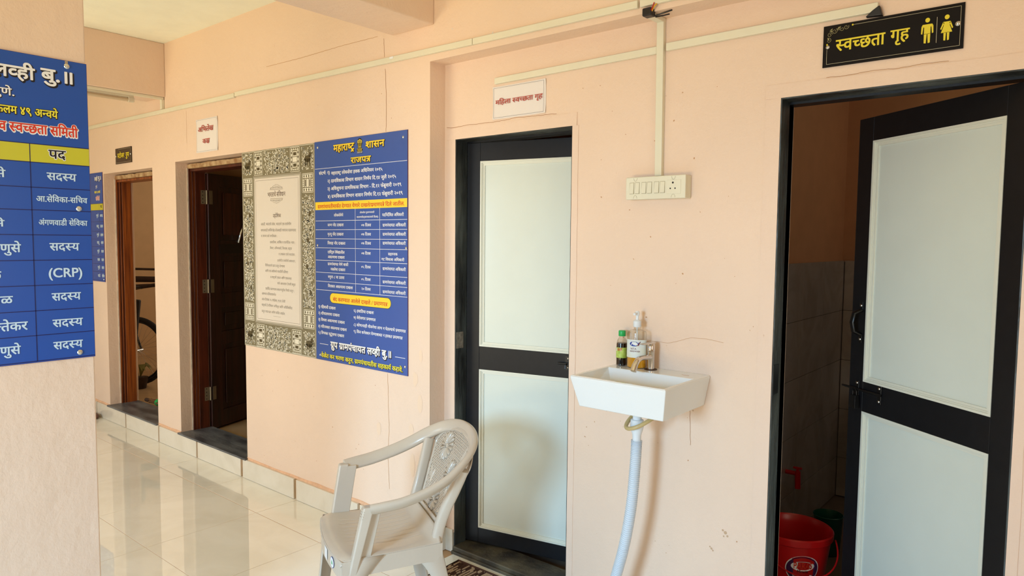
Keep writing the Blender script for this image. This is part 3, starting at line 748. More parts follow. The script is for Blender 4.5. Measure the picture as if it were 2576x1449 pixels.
kids(t, trunk(-2.147, -1.331, 2.253, 2.259, 2.45, 'trunking_length'), trunk(-1.292, -0.570, 2.263, 2.266, 2.45, 'trunking_length', d=0.018, h=0.029),
     lab(MB().hexa([(-0.605, 2.430, 2.255), (-0.556, 2.428, 2.252), (-0.556, 2.45, 2.252), (-0.605, 2.45, 2.255), (-0.585, 2.430, 2.272), (-0.565, 2.428, 2.284), (-0.565, 2.45, 2.284), (-0.585, 2.45, 2.272)]).build('tape_end', TAPE, bevel=0.003), 'black tape at the cut end'))
t = thing('cable_trunking', 'vertical cream trunking dropping from the beam to the switchboard', 'cable trunking', (-1.31, 2.45, 1.8), 'cable trunking on the walls')
m = MB().hexa([(-1.326, 2.430, 1.80), (-1.297, 2.430, 1.80), (-1.297, 2.45, 1.80), (-1.326, 2.45, 1.80), (-1.331, 2.430, 2.387), (-1.302, 2.430, 2.387), (-1.302, 2.45, 2.387), (-1.331, 2.45, 2.387)])
v1 = m.build('trunking_length', CREAM, bevel=0.002)
v2 = MB().box(-1.331, -1.302, 2.352, 2.447, 2.371, 2.3875).build('trunking_length', CREAM, bevel=0.002)
v3 = MB().box(-1.335, -1.298, 2.325, 2.362, 2.370, 2.40).build('tape_wrap', TAPE, bevel=0.005, label='black insulating tape over the joint')
m = MB(); m.tube([(-1.30, 2.335, 2.385), (-1.285, 2.328, 2.40), (-1.28, 2.34, 2.412)], 0.0025, 8); v4 = m.build('wire', WIREY, smooth=True)
m = MB(); m.tube([(-1.305, 2.334, 2.382), (-1.29, 2.322, 2.395), (-1.288, 2.33, 2.412)], 0.0022, 8); v5 = m.build('wire', WIRER, smooth=True)
m = MB(); m.tube([(-1.30, 2.36, 2.375), (-1.27, 2.372, 2.383), (-1.235, 2.365, 2.384)], 0.003, 8); m.tube([(-1.30, 2.365, 2.372), (-1.28, 2.39, 2.38), (-1.262, 2.40, 2.384)], 0.0025, 8); v6 = m.build('wire', TAPE, smooth=True)
kids(t, v1, v2, v3, v4, v5, v6)
t = thing('cable_trunking', 'white trunking under the far beam with a short drop to the wall trunking', 'cable trunking', (-5.29, 2.3, 2.54), 'cable trunking on the walls')
kids(t, MB().box(-5.262, -5.235, -1.7, 2.345, 2.536, 2.553).build('trunking_length', CREAM, bevel=0.002), MB().box(-5.262, -5.235, 2.329, 2.349, 2.468, 2.536).build('trunking_length', CREAM, bevel=0.002))
t = thing('tube_light', 'unlit slim tube light hanging under the far beam', 'lamp', (-5.33, 1.6, 2.52))
m = MB(); m.tube([(-5.31, 0.95, 2.512), (-5.31, 2.13, 2.512)], 0.0125, 12); a = m.build('tube', mat('dull_tube_glass', (206, 186, 156), rough=0.3))
b = MB().box(-5.325, -5.295, 0.93, 2.165, 2.528, 2.5535).build('batten', CREAM, bevel=0.002)
c = MB().box(-5.327, -5.293, 2.13, 2.168, 2.497, 2.53).build('end_holder', mat('lamp_holder', (216, 206, 186), rough=0.4), bevel=0.003)
kids(t, a, b, c)

# ------------------------------------------------------------------ switchboard
t = thing('switchboard', 'cream plastic switchboard with six rocker switches and a socket', 'switchboard', (-1.31, 2.45, 1.755))
x0, x1, z0, z1 = -1.433, -1.182, 1.711, 1.797
bx = MB().box(x0+0.002, x1-0.001, 2.414, 2.45, z0+0.001, z1-0.001).build('box', CREAM, bevel=0.003)
pl = MB().box(x0, x1, 2.400, 2.4142, z0, z1).build('cover_plate', CREAM, bevel=0.004, seg=3)
def mapx(px): return x0+(px-365)/(2000-365)*(x1-x0)*(1+0.02*(2000-px)/1635)
parts = [bx, pl]
for a, b in ((490, 597), (640, 750), (825, 937), (980, 1092), (1170, 1287), (1330, 1447)):
    xa, xb = mapx(a), mapx(b); za, zb = z0+0.0225, z1-0.022
    g = MB().box(xa-0.0012, xb+0.0012, 2.3993, 2.4005, za-0.0012, zb+0.0012).build('switch_gap', CREAMD)
    s_ = MB().hexa([(xa, 2.3955, za), (xb, 2.3955, za), (xb, 2.401, za), (xa, 2.401, za), (xa, 2.3985, zb), (xb, 2.3985, zb), (xb, 2.401, zb), (xa, 2.401, zb)]).build('rocker_switch', CREAM, bevel=0.001)
    parts += [g, s_]
sk_ = MB().box(mapx(1505), mapx(1880), 2.3985, 2.4005, z0+0.017, z1-0.018).build('socket', CREAM, bevel=0.0012)
parts.append(sk_)
for px, dz, r_ in ((1670, 0.058, 0.0037), (1604, 0.037, 0.0028), (1732, 0.037, 0.0028)):
    m = MB(); m.lathe([(r_, 0), (r_, 0.0005), (0.0004, 0.0006)], (mapx(px), 2.3987, z0+dz), 14, M=Matrix.Rotation(R(90), 3, 'X')); m.build('socket_hole', BLACK, sk_)
for px in (640, 1680):
    for zz, up in ((z1-0.004, -1), (z0+0.004, 1)):
        m = MB(); cx_ = mapx(px); pts = [(cx_+0.0075*cos(a), 2.3997, zz+up*0.012*max(0, sin(a))) for a in [pi*k/12 for k in range(13)]]
        m.tube(pts, 0.0005, 5); parts.append(m.build('screw_cap', CREAMD))
kids(t, *parts)

# ------------------------------------------------------------------ printed boards
def board(name, label, cat, a0, a1, z0, z1, fn, thick, face, edge, group=None):
    p = fn((a0+a1)/2, z0, 0)
    root = thing(name, label, cat, (0, 0, 0), group or ('printed notice boards' if cat == 'notice board' else 'small door signs'))
    m = MB()
    c = [fn(a0, z0, 0.0005), fn(a1, z0, 0.0005), fn(a1, z1, 0.0005), fn(a0, z1, 0.0005), fn(a0, z0, thick), fn(a1, z0, thick), fn(a1, z1, thick), fn(a0, z1, thick)]
    m.hexa([c[0], c[1], c[5], c[4], c[3], c[2], c[6], c[7]])
    o = m.build('sheet', [edge], root)
    f_ = rects([(a0+0.0008, a1-0.0008, z0+0.0008, z1-0.0008)], fn, 'printed_face', face, root, thick+0.0003)
    return root
def settle(root, loc):
    """put the thing's origin at its own place without moving its parts"""
    root.location = loc
    inv = Matrix.Translation(loc).inverted()
    for c in root.children: c.matrix_parent_inverse = inv
P_TITLE = [
    ('महाराष्ट्र', -3.226, -3.047, 2.0545, 0.0339, 0.03),
    ('शासन', -2.953, -2.803, 2.0511, 0.0314, 0.03),
    ('राजपत्र', -3.075, -2.912, 1.9775, 0.0276, 0.03),
]
P_REF = [
    ('संदर्भः १)', -3.361, -3.260, 1.9181, 0.0155, 0.022),
    ('महाराष्ट्र लोकसेवा हक्क अधिनियम २०१५', -3.248, -2.817, 1.9129, 0.0157, 0.022),
    ('२) ग्रामविकास विभाग शासन निर्णय दि.१४ जुलै २०१५', -3.284, -2.713, 1.8717, 0.0158, 0.022),
    ('३) अधिसुचना ग्रामविकास विभाग - दि.१२ फेब्रुवारी २०१९', -3.285, -2.674, 1.8299, 0.0158, 0.022),
    ('४) ग्रामविकास विभाग शासन निर्णय दि.१३ फेब्रुवारी २०१९', -3.283, -2.664, 1.7881, 0.0158, 0.022),
]
P_BAND = [
    ('ग्रामपंचायतीमार्फत देण्यात येणारे दाखले/प्रमाणपत्रे दिले जातील.', -3.376, -2.652, 1.7352, 0.0176, 0.014),
    ('बंद करण्यात आलेले दाखले / प्रमाणपत्र', -3.242, -2.783, 1.2267, 0.0186, 0.014),
]
P_TABLE = [
    ('लोकसेवेचे', -3.227, -3.145, 1.6837, 0.0129, 0.016),
    ('लोकसेवा पुरवण्यासाठी', -3.003, -2.884, 1.6924, 0.0078, 0.016),
    ('कालमर्यादा(कामकाजाचे दिवस)', -3.029, -2.853, 1.6690, 0.0083, 0.016),
    ('पदनिर्देशित अधिकारी', -2.822, -2.658, 1.6792, 0.0133, 0.016),
    ('जन्म नोंद दाखला', -3.285, -3.142, 1.6313, 0.0135, 0.016),
    ('०७ दिवस', -2.992, -2.911, 1.6288, 0.0129, 0.016),
    ('ग्रामपंचायत अधिकारी', -2.819, -2.643, 1.6274, 0.0134, 0.016),
    ('मृत्यू नोंद दाखला', -3.286, -3.143, 1.5812, 0.0135, 0.016),
    ('०७ दिवस', -2.993, -2.912, 1.5809, 0.0129, 0.016),
    ('ग्रामपंचायत अधिकारी', -2.819, -2.643, 1.5813, 0.0134, 0.016),
    ('विवाह नोंद दाखला', -3.287, -3.128, 1.5321, 0.0136, 0.016),
    ('०७ दिवस', -2.993, -2.912, 1.5338, 0.0129, 0.016),
    ('ग्रामपंचायत अधिकारी', -2.819, -2.644, 1.5360, 0.0134, 0.016),
    ('दारिद्र्य रेषेखालील', -3.286, -3.135, 1.4829, 0.0134, 0.016),
    ('असल्याचा दाखला', -3.286, -3.135, 1.4559, 0.0134, 0.016),
    ('०७ दिवस', -2.992, -2.915, 1.4812, 0.0128, 0.016),
    ('सहाय्यक', -2.777, -2.705, 1.4810, 0.0123, 0.016),
    ('गट विकास अधिकारी', -2.828, -2.655, 1.4538, 0.0124, 0.016),
    ('ग्रामपंचायत येणे बाकी', -3.287, -3.103, 1.4172, 0.0134, 0.016),
    ('नसलेचा दाखला', -3.261, -3.130, 1.3889, 0.0134, 0.016),
    ('०५ दिवस', -2.994, -2.915, 1.4097, 0.0128, 0.016),
    ('ग्रामपंचायत अधिकारी', -2.820, -2.644, 1.4063, 0.0134, 0.016),
    ('नमुना ८ चा उतारा', -3.286, -3.138, 1.3462, 0.0135, 0.016),
    ('०५ दिवस', -2.994, -2.916, 1.3446, 0.0128, 0.016),
    ('ग्रामपंचायत अधिकारी', -2.820, -2.644, 1.3384, 0.0134, 0.016),
    ('निराधार असल्याचा दाखला', -3.287, -3.066, 1.2950, 0.0135, 0.016),
    ('२० दिवस', -2.993, -2.916, 1.2941, 0.0128, 0.016),
    ('ग्रामपंचायत अधिकारी', -2.820, -2.645, 1.2879, 0.0134, 0.016),
]
P_LIST = [
    ('१) रहिवासी दाखला', -3.380, -3.219, 1.1750, 0.0138, 0.018),
    ('२) शौचालयाचा दाखला', -3.380, -3.183, 1.1385, 0.0138, 0.018),
    ('३) विधवा असल्याचा दाखला', -3.381, -3.138, 1.1025, 0.0138, 0.018),
    ('४) परित्यक्ता असल्याचा दाखला', -3.381, -3.121, 1.0642, 0.0138, 0.018),
    ('५) विभक्त कुटुंबाचा दाखला', -3.382, -3.144, 1.0285, 0.0138, 0.018),
    ('६) हयातिचा दाखला', -3.060, -2.892, 1.1737, 0.0136, 0.018),
    ('७) बेरोजगार प्रमाणपत्र', -3.060, -2.878, 1.1379, 0.0136, 0.018),
    ('८) कोणत्याही योजनेचा लाभ न घेतल्याचे प्रमाणपत्र', -3.061, -2.645, 1.0988, 0.0136, 0.018),
    ('९) विज कनेक्शन घेण्याबाबत न हरकत प्रमाणपत्र', -3.061, -2.668, 1.0626, 0.0136, 0.018),
]
P_BIG = [
    ('ग्रुप ग्रामपंचायत लव्ही बु.॥', -3.267, -2.751, 0.9791, 0.0325, 0.034),
]
P_YEL = [
    ('वेळेत कर भरणा करुन, ग्रामपंचायतीस सहकार्य करावे.', -3.355, -2.666, 0.9053, 0.0213, 0.024),
]
Q_HEAD = [
    ('भारताचे संविधान', -3.885, -3.696, 1.8222, 0.0237, 0.008),
    ('उद्देशिका', -3.830, -3.745, 1.6932, 0.0183, 0.008),
]
Q_BODY = [
    ('आम्ही, भारताचे लोक, भारताचे एक सार्वभौम', -3.965, -3.638, 1.6406, 0.0136, 0.0),
    ('समाजवादी धर्मनिरपेक्ष लोकशाही गणराज्य घडवण्याचा', -3.967, -3.590, 1.6038, 0.0136, 0.0),
    ('व त्याच्या सर्व नागरिकांस :', -3.966, -3.786, 1.5687, 0.0127, 0.0),
    ('सामाजिक, आर्थिक व राजनैतिक न्याय ;', -3.867, -3.600, 1.5314, 0.0125, 0.0),
    ('विचार, अभिव्यक्ती, विश्वास, श्रद्धा', -3.867, -3.635, 1.4960, 0.0124, 0.0),
    ('व उपासना यांचे स्वातंत्र्य ;', -3.773, -3.598, 1.4609, 0.0123, 0.0),
    ('दर्जाची व संधीची समानता ;', -3.789, -3.596, 1.4228, 0.0123, 0.0),
    ('निश्चितपणे प्राप्त करून देण्याचा', -3.923, -3.710, 1.3900, 0.0126, 0.0),
    ('आणि त्या सर्वांमध्ये व्यक्तीची प्रतिष्ठा', -3.924, -3.677, 1.3566, 0.0126, 0.0),
    ('व राष्ट्राची एकता आणि एकात्मता', -3.868, -3.642, 1.3200, 0.0125, 0.0),
    ('यांचे आश्वासन देणारी बंधुता', -3.792, -3.601, 1.2856, 0.0124, 0.0),
    ('प्रवर्धित करण्याचा संकल्पपूर्वक निर्धार करून ;', -3.924, -3.614, 1.2479, 0.0126, 0.0),
    ('आमच्या संविधानसभेत', -3.967, -3.809, 1.2155, 0.0127, 0.0),
    ('आज दिनांक २६ नोव्हेंबर, १९४९ रोजी', -3.968, -3.710, 1.1806, 0.0127, 0.0),
    ('याद्वारे हे संविधान अंगीकृत आणि अधिनियमित', -3.969, -3.638, 1.1456, 0.0128, 0.0),
    ('करून स्वतःप्रत अर्पण करीत आहोत.', -3.970, -3.712, 1.1069, 0.0128, 0.0),
]
C_ALL = [
    ('लव्ही', 0.617, 0.721, 2.0410, 0.0317, 0.02),
    ('बु.॥', 0.738, 0.827, 2.0477, 0.0331, 0.02),
    ('पुणे.', 0.615, 0.670, 1.9746, 0.0194, 0.02),
    ('कलम ४९ अन्वये', 0.620, 0.778, 1.9255, 0.0208, 0.02),
    ('व स्वच्छता समिती', 0.628, 0.831, 1.8795, 0.0255, 0.02),
    ('पद', 0.751, 0.796, 1.8092, 0.0248, 0.02),
    ('सदस्य', 0.744, 0.823, 1.7410, 0.0213, 0.02),
    ('आ.सेविका-सचिव', 0.714, 0.852, 1.6693, 0.0157, 0.02),
    ('अंगणवाडी सेविका', 0.718, 0.850, 1.5987, 0.0151, 0.02),
    ('सदस्य', 0.745, 0.825, 1.5293, 0.0221, 0.02),
    ('(CRP)', 0.738, 0.833, 1.4504, 0.0248, 0.02),
    ('सदस्य', 0.746, 0.825, 1.3767, 0.0223, 0.02),
    ('सदस्य', 0.746, 0.828, 1.2958, 0.0224, 0.02),
    ('सदस्य', 0.746, 0.826, 1.2270, 0.0225, 0.02),
    ('से', 0.611, 0.639, 1.7399, 0.0203, 0.02),
    ('से', 0.604, 0.632, 1.5953, 0.0180, 0.02),
    ('णुसे', 0.619, 0.670, 1.5256, 0.0226, 0.02),
    ('ळ', 0.599, 0.619, 1.4470, 0.0218, 0.02),
    ('ोळ', 0.606, 0.645, 1.3741, 0.0219, 0.02),
    ('त्तेकर', 0.599, 0.680, 1.2964, 0.0238, 0.02),
    ('णुसे', 0.609, 0.660, 1.2257, 0.0229, 0.02),
]
# ('स्वच्छता', -0.691, -0.549, 2.2007, 0.0354)
# ('गृह', -0.533, -0.482, 2.2022, 0.0288)
# ('महिला स्वच्छता गृह', -2.146, -1.874, 2.1786, 0.0181)
# ('अभिलेख', -4.736, -4.516, 2.2874, 0.0305)
# ('कक्ष', -4.672, -4.576, 2.2078, 0.0288)
# ('स्टोअर रुम', -6.065, -5.843, 2.2052, 0.0342)

TK = 0.004; L1 = TK+0.0007; L2 = TK+0.0010; L3 = TK+0.0013; L4_ = TK+0.0016
def offs(items, da, dz, grow=0.0, bo=None):
    return [(t, a+da, b+da, h+dz, s, (bo if bo is not None else o_)+grow) for t, a, b, h, s, o_ in items]
# --- blue government gazette poster
fn = FW(2.35)
g = board('notice_board', 'blue gazette notice board with yellow heading and service table, right of the patterned board', 'notice board', -3.402, -2.630, 0.868, 2.085, fn, TK, BLUEL, REDEDGE)
yband = rects([(-3.3985, -2.633, 1.709, 1.7525)], fn, 'yellow_band', YEL, g, L1)
lines = [(-3.398, -2.633, z-0.0011, z+0.0011) for z in (1.936, 1.6485, 1.5995, 1.5495, 1.499, 1.430, 1.362, 1.312, 1.264)]
lines += [(x-0.0011, x+0.0011, 1.264, 1.709) for x in (-3.042, -2.842)] + [(-3.368, -3.289, 0.958, 0.9605), (-2.726, -2.6485, 0.9545, 0.957)]
rects(lines, fn, 'table_rules', WHT, g, L1)
pz0, pz1, pa, pb = 1.1975, 1.2505, -3.268, -2.757; rz = (pz1-pz0)/2
def pill(gr): return [(pb-rz+(rz+gr)*cos(t), (pz0+pz1)/2+(rz+gr)*sin(t)) for t in [-pi/2+pi*k/12 for k in range(13)]]+[(pa+rz+(rz+gr)*cos(t), (pz0+pz1)/2+(rz+gr)*sin(t)) for t in [pi/2+pi*k/12 for k in range(13)]]
poly([pill(0.0018)], fn, 'pill_outline', KPRT, g, L1); ypill = poly([pill(0)], fn, 'yellow_pill', YEL, g, L2)
lettering(offs(P_TITLE, 0.0015, -0.0015, 0.05), fn, 'heading_outline', KPRT, g, L1)
lettering(P_TITLE, fn, 'heading_lettering', YEL, g, L3)
lettering(P_REF, fn, 'reference_lettering', WHT, g, L2, 2)
lettering([x for x in P_BAND if x[3] > 1.5], fn, 'band_lettering', RED, yband, L2, 2)
lettering([x for x in P_BAND if x[3] < 1.5], fn, 'pill_lettering', RED, ypill, L3, 2)
lettering(P_TABLE, fn, 'table_lettering', WHT, g, L2, 2)
lettering(P_LIST, fn, 'list_lettering', WHT, g, L2, 2)
lettering(offs(P_BIG, 0.0022, -0.0026, 0.045), fn, 'name_outline', KPRT, g, L1)
lettering(P_BIG, fn, 'name_lettering', WHT, g, L3)
lettering(offs(P_YEL, 0.0012, -0.0014, 0.05), fn, 'slogan_outline', KPRT, g, L1, 2)
lettering(P_YEL, fn, 'slogan_lettering', LIMET, g, L3, 2)
# the lion capital emblem
cx_, cz_ = -3.001, 2.037
K = []; Y = []
K.append(ring(cx_, cz_+0.016, 0.0215, 0.022)); K.append([(cx_-0.019, cz_+0.012), (cx_-0.014, cz_-0.014), (cx_+0.014, cz_-0.014), (cx_+0.019, cz_+0.012)]); K.append(ring(cx_, cz_-0.023, 0.0245, 0.0125))
K.append([(cx_-0.023, cz_-0.034), (cx_-0.023, cz_-0.042), (cx_+0.023, cz_-0.042), (cx_+0.023, cz_-0.034)])
poly(K, fn, 'emblem_outline', KPRT, g, L1)
for sx_ in (-1, 0, 1):
    Y.append(ring(cx_+sx_*0.0115, cz_+0.023-abs(sx_)*0.004, 0.0075 if sx_ else 0.0085, 0.0095))
    Y.append([(cx_+sx_*0.0115-0.004, cz_+0.012), (cx_+sx_*0.009-0.0036, cz_-0.012), (cx_+sx_*0.009+0.0036, cz_-0.012), (cx_+sx_*0.0115+0.004, cz_+0.012)])
Y.append([(cx_-0.021, cz_-0.016), (cx_-0.021, cz_-0.0185), (cx_+0.021, cz_-0.0185), (cx_+0.021, cz_-0.016)]); Y.append([(cx_-0.0215, cz_-0.029), (cx_-0.0215, cz_-0.0315), (cx_+0.0215, cz_-0.0315), (cx_+0.0215, cz_-0.029)])
Y.append(ring(cx_, cz_-0.0235, 0.0038, 0.0042)); Y.append(ring(cx_-0.0125, cz_-0.0235, 0.0045, 0.003)); Y.append(ring(cx_+0.0125, cz_-0.0235, 0.0045, 0.003))
emb = poly(Y, fn, 'emblem', mat('emblem_gold', (214, 190, 70), rough=0.4), g, L2)
KK = []
for sx_ in (-1, 0, 1):
    x_ = cx_+sx_*0.0115; z_ = cz_+0.023-abs(sx_)*0.004
    KK += ribbon([(x_-0.004, z_+0.001), (x_-0.001, z_+0.0015)], 0.0012)+ribbon([(x_+0.001, z_+0.0015), (x_+0.004, z_+0.001)], 0.0012)+ribbon([(x_-0.003, z_-0.005), (x_, z_-0.004), (x_+0.003, z_-0.005)], 0.0012)
    for q in range(5): KK += ribbon([(x_-0.003+q*0.0015, z_-0.010), (x_-0.0025+q*0.0013, z_-0.028)], 0.0005)
KK.append(ring(cx_, cz_-0.0235, 0.0015, 0.0017))
poly(KK, fn, 'emblem_detail', KPRT, emb, L3)
lettering([('सत्यमेव जयते', cx_-0.021, cx_+0.021, cz_-0.0350, 0.0052, 0.01)], fn, 'motto_lettering', WHT, g, L3, 2)
for a, z in ((-3.371, 2.053), (-2.662, 2.051), (-3.380, 1.512), (-2.641, 1.507), (-3.364, 0.895), (-2.650, 0.913)): screw((a, 2.35-TK-0.0004, z), (0, -1, 0), g, 0.0055)
poly([[( -2.716+0.002*sin(k), 0.90-0.0025*k) for k in range(10)]+[(-2.714+0.002*sin(k), 0.90-0.0025*k) for k in range(9, -1, -1)]], fn, 'scratch', CHIPP, g, L4_)
settle(g, (-3.016, 2.35, 0.868))

# --- patterned board with the preamble
q_ = board('notice_board', 'tall board with olive folk-pattern border around a pale page of text', 'notice board', -4.178, -3.4035, 0.868, 2.083, fn, TK, OLIVE, CRPRT)
rects([(-4.174, -3.407, 0.872, 0.8745), (-4.174, -3.407, 2.0765, 2.079), (-4.174, -4.1715, 0.872, 2.079), (-3.4095, -3.407, 0.872, 2.079)], fn, 'border_line', CRPRT, q_, L1)
rects([(-4.045, -3.534, 1.025, 1.9275)], fn, 'page_border', PANG, q_, L1)
rects([(-4.042, -3.537, 1.0285, 1.924)], fn, 'page_rim', OLIVE, q_, L2); rects([(-4.039, -3.540, 1.0315, 1.921)], fn, 'page_margin', PANG, q_, L2+0.0002)
rects([(-4.029, -3.550, 1.0415, 1.911)], fn, 'page', PANP, q_, L3)
fl = [(-4.018, -3.561, 1.8985, 1.9), (-4.018, -3.561, 1.0515, 1.053), (-4.018, -4.0165, 1.0515, 1.9), (-3.5625, -3.561, 1.0515, 1.9), (-3.86, -3.720, 1.8395, 1.8415), (-3.856, -3.722, 1.7845, 1.7865), (-3.84, -3.76, 1.0775, 1.0785)]
rects(fl, fn, 'page_rule', BRNT, q_, L4_)
rr = random.Random(5)
def leafpts(x, z, l, w_, a, c=0.3):
    out = []
    for s, ts in ((1, (0, .25, .5, .75, 1)), (-1, (.75, .5, .25))):
        for t_ in ts:
            px_ = l*t_; pz_ = s*w_*sin(pi*t_**0.8)+c*l*t_*t_
            out.append((x+px_*cos(a)-pz_*sin(a), z+px_*sin(a)+pz_*cos(a)))
    return out
cream_ = []; dark_ = []
def inside(pts, a0, a1, z0, z1): return all(a0 < x < a1 and z0 < z < z1 for x, z in pts)
def scatter(a0, a1, z0, z1, n, l, w_):
    k = 0; tries = 0
    while k < n and tries < n*6:
        tries += 1
        p = leafpts(rr.uniform(a0, a1), rr.uniform(z0, z1), l*rr.uniform(0.6, 1.3), w_*rr.uniform(0.6, 1.2), rr.uniform(0, 6.28), rr.uniform(-0.6, 0.6))
        if inside(p, a0, a1, z0, z1): cream_.append(p); k += 1
def ladder(a0, a1, z0, z1, vert):
    w_, h_ = a1-a0, z1-z0
    for s in (0.04,):
        cream_.append([(a0+0.004, z0+0.003), (a0+0.007, z0+0.003), (a0+0.007, z1-0.003), (a0+0.004, z1-0.003)]); cream_.append([(a1-0.007, z0+0.003), (a1-0.004, z0+0.003), (a1-0.004, z1-0.003), (a1-0.007, z1-0.003)])
        cream_.append([(a0+0.004, z0+0.003), (a1-0.004, z0+0.003), (a1-0.004, z0+0.006), (a0+0.004, z0+0.006)]); cream_.append([(a0+0.004, z1-0.006), (a1-0.004, z1-0.006), (a1-0.004, z1-0.003), (a0+0.004, z1-0.003)])
    if vert:       # stacked squares, teeth above and below, diamonds at the sides
        n = 4
        for i in range(n):
            xa = a0+0.012+(w_-0.024)*i/n; xb = a0+0.012+(w_-0.024)*(i+1)/n
            cream_.append([(xa, z1-0.02), (xb, z1-0.02), ((xa+xb)/2, z1-0.008)]); cream_.append([(xa, z0+0.02), ((xa+xb)/2, z0+0.008), (xb, z0+0.02)])
        xm0, xm1 = a0+w_*0.30, a1-w_*0.30
        hh = (h_-0.05)/3
        for i in range(3):
            za, zb = z0+0.025+hh*i+0.002, z0+0.025+hh*(i+1)-0.002
            cream_.append([(xm0, za), (xm1, za), (xm1, zb), (xm0, zb)])
            if i != 1: dark_.append([(xm0+0.005, za+0.005), (xm1-0.005, za+0.005), (xm1-0.005, zb-0.005), (xm0+0.005, zb-0.005)])
        for xs_ in (a0+w_*0.19, a1-w_*0.19):
            cream_.append([(xs_-0.007, z0+0.022), (xs_+0.007, z0+0.022), (xs_+0.007, z1-0.022), (xs_-0.007, z1-0.022)])
            for i in range(4):
                zc = z0+0.022+(h_-0.044)*(i+0.5)/4; dark_.append([(xs_-0.006, zc), (xs_, zc-0.009), (xs_+0.006, zc), (xs_, zc+0.009)])
    else:          # tall twin bars, diamonds above and below
        for zs_ in (z0+h_*0.17, z1-h_*0.17):
            cream_.append([(a0+0.012, zs_-0.010), (a1-0.012, zs_-0.010), (a1-0.012, zs_+0.010), (a0+0.012, zs_+0.010)])
            for i in range(4):
                xc = a0+0.012+(w_-0.024)*(i+0.5)/4; dark_.append([(xc-0.006, zs_), (xc, zs_-0.010), (xc+0.006, zs_), (xc, zs_+0.010)])
        for i in range(3):
            xa = a0+0.026+(w_-0.052)*i/3+0.002; xb = a0+0.026+(w_-0.052)*(i+1)/3-0.002; za, zb = z0+h_*0.30, z1-h_*0.30
            cream_.append([(xa, za), (xb, za), (xb, zb), (xa, zb)])
            if i != 1: dark_.append([(xa+0.004, za+0.004), (xb-0.004, za+0.004), (xb-0.004, zb-0.004), (xa+0.004, zb-0.004)])
        for xs_ in (a0+0.016, a1-0.016):
            for i in range(4):
                zc = z0+h_*0.30+h_*0.4*(i+0.5)/4; cream_.append(ring(xs_, zc, 0.006, h_*0.045, 10))
for zb0, zb1 in ((1.934, 2.074), (0.877, 1.017)):
    scatter(-4.168, -4.050, zb0, zb1, 130, 0.015, 0.0034); scatter(-3.530, -3.412, zb0, zb1, 130, 0.015, 0.0034)
    ladder(-4.040, -3.934, zb0-0.004, zb1+0.003, True); ladder(-3.648, -3.542, zb0-0.004, zb1+0.003, True)
    scatter(-3.928, -3.655, zb0-0.003, zb1+0.002, 340, 0.017, 0.0036)
for a0, a1 in ((-4.168, -4.052), (-3.528, -3.412)):
    ladder(a0, a1, 1.806, 1.922, False); ladder(a0, a1, 1.030, 1.146, False)
    for k in range(9):      # stems with leaf sprays and round flowers
        zc = 1.17+0.07*k; xc = (a0+a1)/2+0.022*sin(k*1.9)
        for j in range(11):
            an = 2*pi*j/11; p = leafpts(xc+0.011*cos(an), zc+0.011*sin(an), 0.017, 0.0022, an, 0.1)
            if inside(p, a0, a1, 1.15, 1.80): cream_.append(p)
    scatter(a0, a1, 1.150, 1.800, 560, 0.018, 0.0036)
    for k in range(4):
        zc = 1.24+0.15*k; xc = (a0+a1)/2+0.02*cos(k*2.3); dark_.append(ring(xc, zc, 0.011, 0.015, 12))
for (x, z) in ((-4.110, 1.995), (-3.470, 2.0), (-4.11, 0.945), (-3.47, 0.945)):      # stocky animal shapes in the corner squares
    dark_ += [ring(x, z, 0.030, 0.020, 16), ring(x+0.026, z+0.022, 0.014, 0.014, 12), [(x-0.026, z), (x-0.018, z), (x-0.018, z-0.040), (x-0.026, z-0.040)], [(x+0.012, z), (x+0.020, z), (x+0.020, z-0.040), (x+0.012, z-0.040)], [(x-0.006, z), (x+0.001, z), (x+0.001, z-0.038), (x-0.006, z-0.038)]]
o = poly(cream_, fn, 'folk_pattern', CRPRT, q_, L1+0.0002); o['kind'] = 'stuff'
poly(dark_, fn, 'pattern_figures', OLIVED, q_, L1+0.0005)['kind'] = 'stuff'
orn = []
for s, zb in ((1, 1.8435), (-1, 1.7825)):
    for k in range(11):
        t_ = (k-5)/5.0; xx = -3.79+0.058*t_; hh = 0.026*(1-abs(t_)**1.5)
        orn.append(leafpts(xx, zb+s*0.002, 0.010, 0.002, s*(pi/2-0.5*t_), 0.2)); orn.append(leafpts(xx, zb+s*(0.002+hh*0.7), 0.008, 0.002, s*(pi/2-1.2*t_), 0.4))
        if hh > 0.01: orn += ribbon([(xx-0.004, zb+s*hh*0.4), (xx, zb+s*hh*0.62), (xx+0.004, zb+s*hh*0.4)], 0.0012)
poly(orn, fn, 'title_ornament', BRNT, q_, L4_)['kind'] = 'stuff'
lettering(Q_HEAD, fn, 'title_lettering', mat('dark_brown_lettering', (92, 68, 46), rough=0.5), q_, L4_)
lettering(Q_BODY, fn, 'body_lettering', mat('text_grey_print', (120, 112, 100), rough=0.5), q_, L4_, 2)
for a, z in ((-4.155, 2.048), (-4.160, 0.895), (-3.418, 0.892)): screw((a, 2.35-TK-0.0006, z), (0, -1, 0), q_, 0.005)
settle(q_, (-3.79, 2.35, 0.868))

